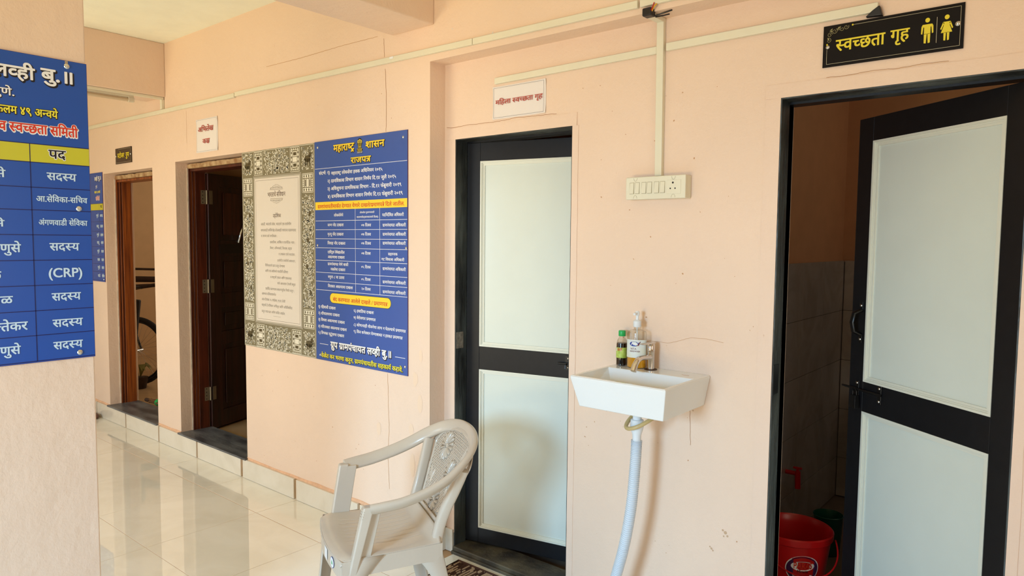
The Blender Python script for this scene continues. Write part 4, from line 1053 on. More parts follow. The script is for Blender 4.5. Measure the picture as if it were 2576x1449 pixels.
# --- committee boards
def committee(name, label, f, rowz, col_x, right, left, screws, edge_scale):
    """local coordinate a runs to the right edge at 0.862"""
    root = board(name, label, 'notice board', 0.262, 0.862, 1.170, 2.083, f, TK, BLUE, REDEDGE)
    rects([(0.263, 0.8612, rowz[1], rowz[0])], f, 'yellow_band', LIME, root, L1)
    r_ = [(0.263, 0.8612, z-0.0011, z+0.0011) for z in rowz]+[(col_x-0.0011, col_x+0.0011, rowz[-1], rowz[0])]
    if len(rowz) < 10: pass
    rects(r_, f, 'table_rules', NAVY, root, L2)
    return root
fp = FP(-2.45)
cb = committee('notice_board', 'large blue committee board with white names on the near partition wall', fp, [1.823, 1.769, 1.695, 1.628, 1.554, 1.478, 1.4025, 1.3265, 1.252, 1.1745], 0.7022, None, None, None, 1)
big_ = [C_ALL[0], C_ALL[1], ('ग्रुप ग्रामपंचायत', 0.31, 0.600, 2.036, 0.0317, 0.03)]
lettering(offs(big_, 0.0028, -0.0030, 0.035, 0.03), fp, 'name_outline', KPRT, cb, L1)
lettering(offs(big_, 0, 0, 0, 0.028), fp, 'name_lettering', WHT, cb, L3, 4)
lettering(offs([C_ALL[2]], 0.001, -0.001, 0.04), fp, 'place_outline', KPRT, cb, L1); lettering([C_ALL[2]], fp, 'place_lettering', WHT, cb, L3, 4)
lettering(offs([C_ALL[3]], 0.0006, -0.0006, 0.055), fp, 'clause_outline', KPRT, cb, L1); lettering([C_ALL[3]], fp, 'clause_lettering', LIMET, cb, L3, 4)
lettering(offs([C_ALL[4]], 0.0006, -0.0012, 0.06), fp, 'committee_outline', WHT, cb, L1); lettering([C_ALL[4]], fp, 'committee_lettering', RED, cb, L3, 4)
lettering(offs([C_ALL[5]], 0.0, -0.0003, 0.05), fp, 'column_heading_outline', WHT, cb, L2); lettering([C_ALL[5]], fp, 'column_heading', KPRT, cb, L3, 4)
lettering(C_ALL[6:], fp, 'table_lettering', PALE, cb, L3, 4)
for y, z in ((0.807, 2.066), (0.828, 1.636), (0.818, 1.188)): screw((-2.45+TK+0.0004, y, z), (1, 0, 0), cb, 0.0065)
MB().box(-2.450, -2.4445, 0.802, 0.8105, 2.066, 2.082).build('mirror_clip', STEEL, cb, bevel=0.001)
settle(cb, (-2.45, 0.562, 1.17))
f2 = lambda a, z, t=0: (a-7.254, 2.35-t, z)
rz_ = [1.825, 1.770, 1.674, 1.594, 1.529, 1.464, 1.384, 1.321, 1.253, 1.180]
c2 = committee('notice_board', 'narrow visible edge of a blue committee board beside the store room door', f2, rz_, 0.7822, None, None, None, 1)
h2 = [('लव्ही', 0.700, 0.765, 2.045, 0.028, 0.03), ('बु.॥', 0.778, 0.842, 2.05, 0.028, 0.03)]
lettering(offs(h2, 0.002, -0.003, 0.03), f2, 'name_outline', KPRT, c2, L1, 2); lettering(h2, f2, 'name_lettering', WHT, c2, L3, 2)
lettering([('पुणे.', 0.72, 0.755, 1.975, 0.018, 0.02)], f2, 'place_lettering', WHT, c2, L3, 2)
lettering([('कलम ४९ अन्वये', 0.69, 0.812, 1.930, 0.018, 0.03)], f2, 'clause_lettering', LIMET, c2, L3, 2)
lettering([('समिती', 0.715, 0.795, 1.880, 0.026, 0.07)], f2, 'committee_outline', WHT, c2, L2, 2); lettering([('समिती', 0.715, 0.795, 1.880, 0.026, 0.01)], f2, 'committee_lettering', RED, c2, L3, 2)
lettering([('पद', 0.808, 0.836, 1.810, 0.02, 0.02)], f2, 'column_heading', KPRT, c2, L3, 2)
it = []
for i, (l, r_) in enumerate((('णुसे', 'अध्यक्ष'), ('कडू', 'उ.सदस्य'), ('णुसे', 'उ.सदस्य'), ('कडू', 'सदस्य'), ('णुसे', 'सदस्य'), ('रसाळ', 'सदस्य'), ('णुसे', 'सदस्य'), ('साठे', 'सचिव'))):
    zz = (rz_[i+1]+rz_[i+2])/2+0.012
    it += [(l, 0.715, 0.762, zz, 0.02, 0.03), (r_, 0.800 if len(r_) < 7 else 0.792, 0.850, zz, 0.02, 0.03)]
lettering(it, f2, 'table_lettering', PALE, c2, L3, 2)
screw((-6.420, 2.35-TK-0.0004, 1.19), (0, -1, 0), c2, 0.006)
settle(c2, (-6.692, 2.35, 1.17))

# --- toilet sign
fs = FW(2.45)
sg = board('toilet_sign', 'black acrylic sign with yellow lettering and man and woman figures', 'sign', -0.731, -0.341, 2.120, 2.251, fs, 0.006, SGNK, SGNK)
H = 0.0075
bl = [(-0.643, -0.3495, 2.2412, 2.2422), (-0.7185, -0.3495, 2.1285, 2.1295), (-0.3505, -0.3495, 2.1285, 2.2422), (-0.7190, -0.7180, 2.1285, 2.176), (-0.4105, -0.4093, 2.146, 2.221)]
rects(bl, fs, 'border_line', SGNL, sg, H)
poly([ring(-0.643, 2.2417, 0.0028, 0.0028), ring(-0.7185, 2.1915, 0.0026, 0.0026)], fs, 'border_dot', SGNY, sg, H)
lettering([('स्वच्छता', -0.691, -0.549, 2.2010, 0.0345, 0.018), ('गृह', -0.533, -0.482, 2.2030, 0.0320, 0.018)], fs, 'lettering', SGNY, sg, H, 6)
def body(cx_, woman):
    P = [ring(cx_, 2.2165, 0.0062, 0.0068)]
    if not woman:
        P += [[(cx_-0.0155, 2.199), (cx_-0.0125, 2.2045), (cx_+0.0125, 2.2045), (cx_+0.0155, 2.199), (cx_+0.0085, 2.196), (cx_+0.0085, 2.176), (cx_-0.0085, 2.176), (cx_-0.0085, 2.196)]]
        for s in (-1, 1):
            P += [[(cx_+s*0.0155, 2.200), (cx_+s*0.0162, 2.178), (cx_+s*0.0125, 2.1765), (cx_+s*0.0105, 2.197)], [(cx_+s*0.0008, 2.177), (cx_+s*0.0085, 2.177), (cx_+s*0.0080, 2.150), (cx_+s*0.0025, 2.149)]]
    else:
        P += [[(cx_-0.0095, 2.2035), (cx_+0.0095, 2.2035), (cx_+0.0075, 2.193), (cx_+0.0145, 2.172), (cx_-0.0145, 2.172), (cx_-0.0075, 2.193)]]
        for s in (-1, 1):
            P += [[(cx_+s*0.0095, 2.2035), (cx_+s*0.0165, 2.184), (cx_+s*0.0135, 2.1815), (cx_+s*0.0065, 2.200)], [(cx_+s*0.001, 2.173), (cx_+s*0.0075, 2.173), (cx_+s*0.0070, 2.150), (cx_+s*0.0022, 2.149)]]
    return P
poly(body(-0.4345, False), fs, 'man_figure', SGNY, sg, H); poly(body(-0.3845, True), fs, 'woman_figure', SGNY, sg, H)
sw_ = []
def spiral(cx_, cz_, r, a0, turns, w_):
    return ribbon([(cx_+r*(1-0.75*k/16)*cos(a0+turns*2*pi*k/16), cz_+r*(1-0.75*k/16)*sin(a0+turns*2*pi*k/16)) for k in range(17)], w_)
for (x, z, r, a, tn) in ((-0.662, 2.2385, 0.008, 0.4, -1.2), (-0.674, 2.2345, 0.007, 2.5, 1.1), (-0.697, 2.231, 0.009, 1.0, -1.3), (-0.711, 2.221, 0.008, 0.2, 1.3), (-0.7135, 2.204, 0.008, 2.0, -1.2), (-0.684, 2.2385, 0.006, 4.0, 1.1)): sw_ += spiral(x, z, r, a, tn, 0.0011)
sw_ += [leafpts(-0.712, 2.232, 0.012, 0.0025, 0.5), leafpts(-0.706, 2.229, 0.010, 0.0025, 1.6), leafpts(-0.690, 2.236, 0.014, 0.002, 0.3), leafpts(-0.717, 2.214, 0.012, 0.002, -1.4)]
poly(sw_, fs, 'corner_scroll', mat('sign_scroll', (170, 160, 110), rough=0.4), sg, H)
screw((-0.7165, 2.4435, 2.1835), (0, -1, 0), sg, 0.0048); screw((-0.3565, 2.4435, 2.1925), (0, -1, 0), sg, 0.0058)
settle(sg, (-0.536, 2.45, 2.12))
# --- store room sign
fw_ = FW(2.35)
ss = board('store_room_sign', 'small dark sign with yellow lettering above the store room door', 'sign', -6.107, -5.806, 2.128, 2.250, fw_, 0.006, SGNB, SGNB)
rects([(-6.095, -5.818, 2.1365, 2.138), (-5.8195, -5.818, 2.1365, 2.241), (-6.05, -5.818, 2.240, 2.2415), (-6.095, -6.0935, 2.1365, 2.18)], fw_, 'border_line', SGNL, ss, H)
lettering([('स्टोअर', -6.063, -5.935, 2.207, 0.033, 0.03), ('रुम', -5.908, -5.846, 2.207, 0.033, 0.03)], fw_, 'lettering', SGNY, ss, H)
screw((-6.098, 2.3435, 2.19), (0, -1, 0), ss, 0.006); screw((-5.820, 2.3435, 2.192), (0, -1, 0), ss, 0.006)
settle(ss, (-5.956, 2.35, 2.128))
# --- paper sheets
def sheet(label, a0, a1, z0, z1, f, items, rot):
    root = thing('paper_sheet', label, 'paper sign', (0, 0, 0), 'paper sheets above the doors')
    m = MB(); n = 8
    for i in range(n):
        for j in range(n):
            def pt(i_, j_):
                u_, v_ = i_/n, j_/n; lift = 0.0015+0.004*(abs(u_-0.5)*2)**4*(abs(v_-0.5)*2)**3
                a = a0+(a1-a0)*u_; z = z0+(z1-z0)*v_+rot*(a-a0)
                return f(a, z, lift)
            m.quad(pt(i, j), pt(i+1, j), pt(i+1, j+1), pt(i, j+1))
    m.build('paper', PAPER, root, smooth=True, recalc=False)
    g_ = 0.006; t_ = 0.001; ff = lambda a, z, t=0: f(a, z+rot*(a-a0), t+0.0055)
    a0_, a1_, z0_, z1_ = a0+g_, a1-g_*1.6, z0+g_, z1-g_
    rects([(a0_, a1_, z0_, z0_+t_), (a0_, a1_, z1_-t_, z1_), (a0_, a0_+t_, z0_, z1_), (a1_-t_, a1_, z0_, z1_)], ff, 'border_line', GRYL, root, 0)
    lettering(items, ff, 'lettering', REDP, root, 0.0002, 4)
    settle(root, f((a0+a1)/2, z0, 0)); return root
sheet('upright white paper sheet with red lettering above the dark wooden door', -4.764, -4.477, 2.122, 2.343, fw_, [('अभिलेख', -4.738, -4.530, 2.288, 0.030, 0.012), ('कक्ष', -4.676, -4.582, 2.208, 0.029, 0.012)], 0.0)
sheet('landscape white paper sheet with red lettering above the ladies washroom door', -2.166, -1.864, 2.098, 2.243, fs, [('महिला स्वच्छता गृह', -2.148, -1.880, 2.181, 0.0190, 0.015)], 0.0)
# ------------------------------------------------------------------ wash basin
t = thing('wash_basin', 'white rectangular ceramic wash basin fixed to the peach wall', 'wash basin', (-1.28, 2.45, 0.94))
m = MB()
def rect3(x0, x1, y0, y1, z): return [(x0, y0, z), (x1, y0, z), (x1, y1, z), (x0, y1, z)]
loops = [rect3(-1.449, -1.108, 2.128, 2.449, 0.945), rect3(-1.474, -1.087, 2.101, 2.4495, 1.055), rect3(-1.471, -1.090, 2.104, 2.4495, 1.0605), rect3(-1.459, -1.102, 2.117, 2.340, 1.0605), rect3(-1.456, -1.105, 2.120, 2.337, 1.054), rect3(-1.415, -1.150, 2.150, 2.300, 0.975)]
vs = []
for lp in loops: vs.append(len(m.v)); m.v += lp
m.face([vs[0]+3, vs[0]+2, vs[0]+1, vs[0]])
for a, b in zip(vs, vs[1:]):
    for k in range(4): k2 = (k+1) % 4; m.face((a+k, a+k2, b+k2, b+k))
m.face([vs[-1]+k for k in range(4)])
bowl = m.build('basin', PORC, bevel=0.007, seg=4)
bowl.modifiers['bevel'].angle_limit = R(20)
m = MB(); m.lathe([(0.021, 0), (0.021, 0.002), (0.015, 0.003), (0.008, 0.001)], (-1.283, 2.225, 0.976), 20); dr = m.build('drain_ring', CHROME)
m = MB(); [m.box(-1.170+0.006*k, -1.166+0.006*k, 2.385, 2.388, 1.0602, 1.0611) for k in range(5)]; mk = m.build('maker_mark', mat('faint_brown_mark', (170, 120, 90)))
m = MB(); m.lathe([(0.019, 0.0), (0.019, -0.035), (0.0165, -0.038), (0.0165, -0.05), (0.024, -0.052), (0.025, -0.078), (0.020, -0.098), (0.0165, -0.108), (0.0155, -0.140)], (-1.290, 2.275, 0.945), 24); tr = m.build('waste_coupling', PVCW, smooth=False)
kids(t, bowl, tr)
for o in (dr, mk): o.parent = bowl
# waste hose
path = []
P0 = [Vector((-1.290, 2.275, 0.815)), Vector((-1.294, 2.272, 0.70)), Vector((-1.306, 2.270, 0.55)), Vector((-1.332, 2.270, 0.40)), Vector((-1.366, 2.272, 0.27)), Vector((-1.40, 2.280, 0.14)), Vector((-1.42, 2.30, 0.03))]
def catmull(P, n):
    out = []
    for i in range(len(P)-1):
        p0 = P[max(i-1, 0)]; p1 = P[i]; p2 = P[i+1]; p3 = P[min(i+2, len(P)-1)]
        for k in range(n):
            s = k/n; out.append(0.5*((2*p1)+(p2-p0)*s+(2*p0-5*p1+4*p2-p3)*s*s+(3*p1-p0-3*p2+p3)*s**3))
    out.append(P[-1]); return out
c_ = catmull(P0, 76)
m = MB(); m.tube(c_, [0.0208 if (i % 4) in (0, 1) else 0.0170 for i in range(len(c_))], 18)
h = m.build('waste_hose', HOSEM)
tag(h, 'grey white corrugated waste hose hanging below the wash basin', 'hose')
m = MB(); pts = [Vector(p) for p in ((-1.25, 2.43, 0.93), (-1.235, 2.36, 0.915), (-1.232, 2.27, 0.903), (-1.262, 2.236, 0.880), (-1.298, 2.232, 0.866), (-1.322, 2.250, 0.868), (-1.326, 2.285, 0.888), (-1.312, 2.33, 0.915), (-1.31, 2.38, 0.94))]
m.tube(catmull(pts, 8), 0.0075, 12); o = m.build('supply_pipe', BEIGET)
tag(o, 'beige flexible pipe looped around the drain under the basin', 'pipe')
# tap
t = thing('tap', 'chrome single lever tap standing on the wash basin', 'tap', (-1.308, 2.405, 1.0605))
X, Y = -1.308, 2.402
m = MB(); m.lathe([(0.0245, 0), (0.0245, 0.0025), (0.014, 0.003)], (X, Y, 1.0606), 28); fl_ = m.build('base_ring', mat('dark_rubber_ring', (64, 40, 26), rough=0.5))
m = MB(); m.lathe([(0.0135, 0.003), (0.0135, 0.066), (0.0145, 0.068), (0.0145, 0.0705)], (X, Y, 1.0606), 28); m.lathe([(0.0142, 0.0715), (0.0145, 0.073), (0.0145, 0.098), (0.012, 0.101)], (X, Y, 1.0606), 28); bd = m.build('tap_body', CHROME)
m = MB(); sp = catmull([Vector((X, Y, 1.108)), Vector((X, Y-0.05, 1.113)), Vector((X, Y-0.088, 1.113)), Vector((X, Y-0.112, 1.100)), Vector((X, Y-0.128, 1.080))], 8)
m.tube(sp, 0.0102, 16, ell=(1.15, 0.95)); m.tube([Vector((X, Y-0.118, 1.094)), Vector((X, Y-0.131, 1.072))], 0.0118, 16); so = m.build('spout', CHROME)
m = MB(); m.hexa([(X-0.012, Y+0.016, 1.160), (X+0.012, Y+0.016, 1.160), (X+0.010, Y-0.070, 1.163), (X-0.010, Y-0.070, 1.163), (X-0.012, Y+0.016, 1.166), (X+0.012, Y+0.016, 1.166), (X+0.010, Y-0.070, 1.167), (X-0.010, Y-0.070, 1.167)])
lv = m.build('lever', CHROME, bevel=0.002, seg=3)
kids(t, fl_, bd, so, lv)
# handwash pump bottle
X, Y, Z = -1.368, 2.398, 1.0607
t = thing('pump_bottle', 'clear pump bottle with amber handwash standing beside the tap', 'bottle', (X, Y, Z))
RM = Matrix.Rotation(R(18), 3, 'Z')
prof = [(0.034, 0.0), (0.038, 0.004), (0.038, 0.136), (0.034, 0.144), (0.014, 0.151), (0.0125, 0.153), (0.0125, 0.166)]
m = MB(); m.lathe(prof, (X, Y, Z), 36, sy=0.62, M=RM); bo = m.build('bottle_body', PET)
m = MB(); m.lathe([(0.032, 0.002), (0.0362, 0.005), (0.0362, 0.094)], (X, Y, Z), 36, sy=0.60, M=RM); li = m.build('handwash', AMBER)
m = MB(); m.lathe([(0.003, 0.06), (0.003, 0.16)], (X, Y, Z), 8); dt = m.build('dip_tube', PVCW)
def lbl(m, o_, r, sy, M_, z0, z1, a0, a1, n=24, grow=0.0):
    for k in range(n):
        q = []
        for a, z in ((a0+(a1-a0)*k/n, z0), (a0+(a1-a0)*(k+1)/n, z0), (a0+(a1-a0)*(k+1)/n, z1), (a0+(a1-a0)*k/n, z1)):
            p = M_ @ Vector(((r+grow)*cos(a), (r+grow)*sin(a)*sy, 0)); q.append((o_[0]+p.x, o_[1]+p.y, o_[2]+z))
        m.quad(*q)
    return m
lb_ = lbl(MB(), (X, Y, Z), 0.0385, 0.63, RM, 0.042, 0.112, R(185), R(355)).build('label', LBLW)
def onb(o_, r, sy, M_):
    def f(a, z, t=0):
        p = M_ @ Vector(((r+0.0004+t)*cos(a), (r+0.0004+t)*sin(a)*sy, 0)); return (o_[0]+p.x, o_[1]+p.y, o_[2]+z)
    return f
fb = onb((X, Y, Z), 0.0388, 0.635, RM)
e1 = poly([ring(R(262), 0.096, R(28), 0.0095)], fb, 'label_logo', LBLB, None, 0.0002)
e2 = lettering([('Aoi', R(243), R(283), 0.1025, 0.011, 0.03)], fb, 'logo_lettering', WHT, None, 0.0005)
e3 = lettering([('VITA', R(240), R(275), 0.080, 0.0065, 0.01)], fb, 'label_lettering', MAROON, None, 0.0004)
e3b = lettering([('HANDWASH', R(236), R(296), 0.070, 0.0055, 0.01)], fb, 'label_lettering', MAROON, None, 0.0004)
e4 = poly([ribbon([(R(276), 0.090), (R(290), 0.094), (R(298), 0.106)], 0.06)[0]] if 0 else [[(R(272), 0.088), (R(288), 0.090), (R(300), 0.106), (R(293), 0.104), (R(284), 0.094)]], fb, 'label_swoosh', MAROON, None, 0.0006)
m = MB(); m.lathe([(0.0145, 0.160), (0.0155, 0.162), (0.0155, 0.182), (0.010, 0.187), (0.006, 0.188), (0.0055, 0.204)], (X, Y, Z), 24); co = m.build('pump_collar', PVCW)
m = MB(); m.lathe([(0.006, 0.203), (0.0085, 0.207), (0.0085, 0.218), (0.006, 0.221)], (X, Y, Z), 20); m.hexa([(X-0.006, Y, Z+0.210), (X+0.006, Y, Z+0.210), (X+0.0045, Y-0.024, Z+0.207), (X-0.0045, Y-0.024, Z+0.207), (X-0.006, Y, Z+0.2185), (X+0.006, Y, Z+0.2185), (X+0.0045, Y-0.024, Z+0.214), (X-0.0045, Y-0.024, Z+0.214)])
pu = m.build('pump_head', PVCW)
kids(t, bo, li, dt, lb_, co, pu)
for o in (e1, e2, e3, e3b, e4): o.parent = lb_
# small dark bottle
X, Y = -1.440, 2.407
t = thing('small_bottle', 'small bottle of black liquid with green cap and lime label', 'bottle', (X, Y, Z))
m = MB(); m.lathe([(0.019, 0), (0.022, 0.003), (0.022, 0.085), (0.019, 0.100), (0.011, 0.112), (0.0105, 0.120)], (X, Y, Z), 32); bo = m.build('bottle_body', PET)
m = MB(); m.lathe([(0.018, 0.002), (0.0208, 0.004), (0.0208, 0.084), (0.0195, 0.090)], (X, Y, Z), 32); li = m.build('black_liquid', DARKLIQ)
m = MB(); m.lathe([(0.0135, 0.117), (0.0142, 0.118), (0.0142, 0.136), (0.0125, 0.139)], (X, Y, Z), 28); ca = m.build('cap', GREENCAP)
I3 = Matrix.Identity(3)
la_ = lbl(MB(), (X, Y, Z), 0.0224, 1, I3, 0.032, 0.073, 0, 2*pi, 36).build('label', LBLG)
fb = onb((X, Y, Z), 0.0226, 1, I3)
e1 = rects([(R(242), R(296), 0.059, 0.0715)], fb, 'label_patch', WHT, None, 0.0002)
e2 = lettering([('NNY', R(252), R(304), 0.0705, 0.0105, 0.03)], fb, 'label_lettering', RED, None, 0.0005)
kids(t, bo, li, ca, la_)
for o in (e1, e2): o.parent = la_

# ------------------------------------------------------------------ plastic armchair
ch = thing('plastic_armchair', 'beige grey moulded plastic armchair with lattice flower back', 'chair', (-2.21, 1.575, 0))
ch.rotation_euler = (0, 0, R(-27.3))
half = [(0.262, 0.104, 0.600), (0.270, 0.15, 0.606), (0.276, 0.22, 0.616), (0.274, 0.31, 0.640), (0.262, 0.388, 0.672), (0.234, 0.456, 0.713), (0.182, 0.510, 0.749), (0.10, 0.542, 0.771), (0.0, 0.552, 0.778)]
full = [Vector(p) for p in half]+[Vector((-p[0], p[1], p[2])) for p in half[-2::-1]]
cc = catmull(full, 7)
m = MB(); SG = 18; b0 = 0
for i, p in enumerate(cc):
    T_ = (cc[min(i+1, len(cc)-1)]-cc[max(i-1, 0)]).normalized(); k = min(1, abs(p.x)/0.27)
    N_ = Vector((-math.copysign(1, p.x)*k if p.x else 0, -(1-k*k)*1.1-0.05, 0.62*k+0.25)); N_ = (N_-T_*N_.dot(T_)).normalized(); B_ = T_.cross(N_)
    for j in range(SG):
        a = 2*pi*j/SG; ca, sa = cos(a), sin(a); e_ = 0.75
        m.v.append(tuple(p+B_*math.copysign(abs(ca)**e_, ca)*0.0265+N_*math.copysign(abs(sa)**e_, sa)*0.0135))
for i in range(len(cc)-1):
    for j in range(SG): j2 = (j+1) % SG; m.face((i*SG+j, i*SG+j2, (i+1)*SG+j2, (i+1)*SG+j), True)
m.face(list(range(SG))[::-1]); m.face([(len(cc)-1)*SG+j for j in range(SG)])
hoop = m.build('arm_and_back_rim', CHAIRM, ch)
def vback(u, z): return 0.375+(z-0.43)*0.44-0.30*u*u+0.014
# front posts carrying the arms
for s in (1, -1):
    def pq(z, a0, a1, b0, b1):
        k = (z-0.36)/(0.615-0.36); cu = 0.238+0.034*k; cv = 0.030+0.052*k
        return [(s*(cu-a0), cv+b0, z), (s*(cu-a1), cv+b0, z), (s*(cu-a1), cv+b1, z), (s*(cu-a0), cv+b1, z)]
    MB().hexa(pq(0.34, 0, 0.030, 0, 0.030)+pq(0.612, -0.002, 0.034, -0.004, 0.036)).build('arm_post', CHAIRM, ch, bevel=0.007, seg=4)
    MB().hexa(pq(0.34, 0.018, 0.0302, 0.012, 0.072)+pq(0.604, 0.020, 0.0335, 0.012, 0.068)).build('post_web', CHAIRM, ch, bevel=0.003)
    if s == 1:
        m = MB()
        for q in range(4):
            zz_ = 0.603-0.009*q; k = (zz_-0.36)/0.255; cu = 0.238+0.034*k; cv = 0.030+0.052*k-0.004
            m.tube([(cu-0.031, cv+0.004, zz_-0.006), (cu-0.022, cv, zz_-0.001), (cu-0.014, cv-0.001, zz_+0.001), (cu-0.005, cv, zz_-0.001), (cu+0.001, cv+0.005, zz_-0.006)], 0.0022, 8)
        m.build('knuckle_ridge', CHAIRM, ch, smooth=True)
# seat shell
m = MB(); NU, NV = 110, 48
def seatp(i, j):
    t_ = j/NV; s_ = i/NU*2-1
    hw = 0.2385-0.030*t_; v = t_*0.378-0.026*(1-s_*s_)*(1-t_)**2
    u = s_*hw
    z = 0.426-0.016*math.exp(-((t_-0.55)/0.32)**2)*(1-s_**4)
    if t_ < 0.12: z -= 0.016*((0.12-t_)/0.12)**2
    if t_ > 0.86: z += 0.034*((t_-0.86)/0.14)**2*(1-abs(s_)**6)
    z -= 0.012*abs(s_)**12
    if 0.17 < t_ < 0.86 and abs(u) < 0.150:
        f_ = (u/0.0345) % 1.0
        if abs(f_-0.5) < 0.06: z -= 0.0022
    return (u, v, z)
g0 = len(m.v)
for j in range(NV+1):
    for i in range(NU+1): m.v.append(seatp(i, j))
for j in range(NV):
    for i in range(NU): a = g0+j*(NU+1)+i; m.face((a, a+1, a+NU+2, a+NU+1), True)
m.build('seat', CHAIRM, ch, solid=0.004)
# apron around the seat
m = MB()
def apron(p0, p1, sag, n=26, curve=0.0, nrm=(0, 0)):
    for i in range(n):
        q = []
        for k in (i, i+1):
            t_ = k/n; x = p0[0]+(p1[0]-p0[0])*t_+nrm[0]*curve*(1-(2*t_-1)**2); y = p0[1]+(p1[1]-p0[1])*t_+nrm[1]*curve*(1-(2*t_-1)**2)
            e = abs(2*t_-1); bot = 0.352-0.02*max(0, (e-0.6)/0.4)**2
            q.append(((x, y, 0.414 if sag else 0.42), (x, y, bot)))
        m.quad(q[0][0], q[1][0], q[1][1], q[0][1])
apron((-0.237, 0.008), (0.237, 0.008), True, curve=0.030, nrm=(0, -1)); apron((0.2375, 0.008), (0.208, 0.383), True); apron((-0.2375, 0.008), (-0.208, 0.383), True); apron((-0.208, 0.383), (0.208, 0.383), True)
m.build('apron', CHAIRM, ch, smooth=False, solid=0.004)
# legs
def leg(su, sv, top, bot):
    m = MB(); N_ = 26
    def pr_(z):
        t_ = 1-z/0.418; cu = top[0]+(bot[0]-top[0])*t_; cv = top[1]+(bot[1]-top[1])*t_
        fl_ = max(0, (z-0.22)/0.20)
        w1 = 0.036+0.018*(z/0.4)+0.065*fl_**2.6; w2 = 0.040+0.022*(z/0.4)+0.085*fl_**2.4
        pts = [(w1, 0), (w1*0.5, 0), (0.012, 0), (0.004, 0.003), (0, 0.012), (0, w2*0.5), (0, w2)]
        return [(cu+su*a, cv+sv*b, z) for a, b in pts]
    for i in range(N_):
        a, b = pr_(0.002+0.414*i/N_), pr_(0.002+0.414*(i+1)/N_)
        for k in range(6): m.quad(a[k], a[k+1], b[k+1], b[k])
    return m.build('leg', CHAIRM, ch, smooth=True, solid=0.0045)
leg(-1, 1, (0.232, 0.014), (0.260, -0.024)); leg(1, 1, (-0.232, 0.014), (-0.260, -0.024)); leg(-1, -1, (0.202, 0.378), (0.250, 0.462)); leg(1, -1, (-0.202, 0.378), (-0.250, 0.462))
# back stiles and lattice
for s in (1, -1):
    pth = catmull([Vector((s*0.192, 0.366, 0.34)), Vector((s*0.176, 0.374, 0.43)), Vector((s*0.180, 0.400, 0.52)), Vector((s*0.205, 0.432, 0.61)), Vector((s*0.228, 0.458, 0.69))], 6)
    m = MB(); m.tube(pth, 0.021, 14, ell=(1.0, 0.85, 0.6)); m.build('back_stile', CHAIRM, ch, smooth=True)
def phw(z):
    if z < 0.445 or z > 0.768: return -1
    if z < 0.68: return 0.128+(0.208-0.128)*(z-0.445)/0.235
    return 0.208*math.sqrt(max(0, 1-((z-0.68)/0.088)**2))
m = MB()
def latt(sl):
    c = -1.4
    while c < 1.6:
        seg_ = []; z = 0.44
        while z < 0.773:
            u = (z-c)/sl if sl > 0 else (c-z)/(-sl)-0.0
            u = sl*(z-0.6)+c
            ok = abs(u) < phw(z)
            if ok: seg_.append((u, z))
            if (not ok or z+0.006 >= 0.773) and len(seg_) > 1:
                for (u0, z0_), (u1, z1_) in zip(seg_, seg_[1:]):
                    dx, dz = u1-u0, z1_-z0_; l = math.hypot(dx, dz); nx, nz = -dz/l*0.0019, dx/l*0.0019
                    P_ = [(u0+nx, z0_+nz), (u0-nx, z0_-nz), (u1-nx, z1_-nz), (u1+nx, z1_+nz)]
                    m.quad(*[(a, vback(a, b), b) for a, b in P_])
                seg_ = []
            elif not ok: seg_ = []
            z += 0.006
        c += 0.0150
latt(0.8); latt(-0.8)
o = m.build('back_lattice', CHAIRM, ch, solid=0.003); o['kind'] = 'stuff'
# rim strip around the lattice
m = MB(); zs = [0.445+0.323*k/50 for k in range(51)]
rp = [(phw(z), z) for z in zs if phw(z) > 0]+[(-phw(z), z) for z in reversed(zs) if phw(z) > 0]
m.tube([(u, vback(u, z)-0.001, z) for u, z in rp], 0.006, 8, ell=(1, 1.3), closed=True); m.build('lattice_rim', CHAIRM, ch, smooth=True)
m = MB()
for i in range(40):   # band filling between lattice and rim
    a = pi*i/40; b = pi*(i+1)/40
    q = []
    for t_ in (a, b):
        ui, zi = 0.208*cos(t_), 0.68+0.088*sin(t_); uo, zo = 0.232*cos(t_), 0.685+0.092*sin(t_)
        q.append(((ui, vback(ui, zi), zi), (uo, vback(uo, zo)-0.004, zo)))
    m.quad(q[0][0], q[0][1], q[1][1], q[1][0])
m.build('back_top_band', CHAIRM, ch, smooth=True, solid=0.004)
m = MB(); 
for i in range(20):
    t_ = i/20; t2 = (i+1)/20
    for j in range(6):
        def sc(a, b):
            u = (a*2-1)*(0.165-0.03*b); z = 0.424+0.034*b*b+0.012*b; v = 0.350+0.040*math.sin(b*pi/2); return (u, v, z)
        m.quad(sc(t_, j/6), sc(t2, j/6), sc(t2, (j+1)/6), sc(t_, (j+1)/6))
m.build('back_scoop', CHAIRM, ch, smooth=True, solid=0.004)
def flower(u0, z0_, r, n, parent):
    m = MB()
    for k in range(n):
        a = 2*pi*k/n; b = len(m.v)
        for rr_, w_, h_ in ((0.18, 0.0, 0.004), (0.5, 0.10, 0.010), (0.85, 0.17, 0.010), (1.0, 0.06, 0.004)):
            for sgn in (-1, 0, 1):
                aa_ = a+sgn*w_/max(rr_, 0.1)*1.1; u = u0+r*rr_*cos(aa_); z = z0_+r*rr_*sin(aa_); m.v.append((u, vback(u, z)-(h_ if sgn == 0 else 0.0015), z))
        for i in range(3):
            for j in range(2): p = b+i*3+j; m.face((p, p+1, p+4, p+3), True)
    cz = len(m.v); m.lathe([(r*0.18, 0), (r*0.15, 0.004), (r*0.05, 0.006)], (u0, vback(u0, z0_), z0_), 12, M=Matrix.Rotation(R(90), 3, 'X'))
    return m.build('moulded_flower', CHAIRM, parent, solid=0.002)
flower(-0.095, 0.690, 0.058, 16, ch); flower(0.035, 0.610, 0.056, 15, ch); flower(-0.015, 0.500, 0.045, 13, ch)
m = MB()
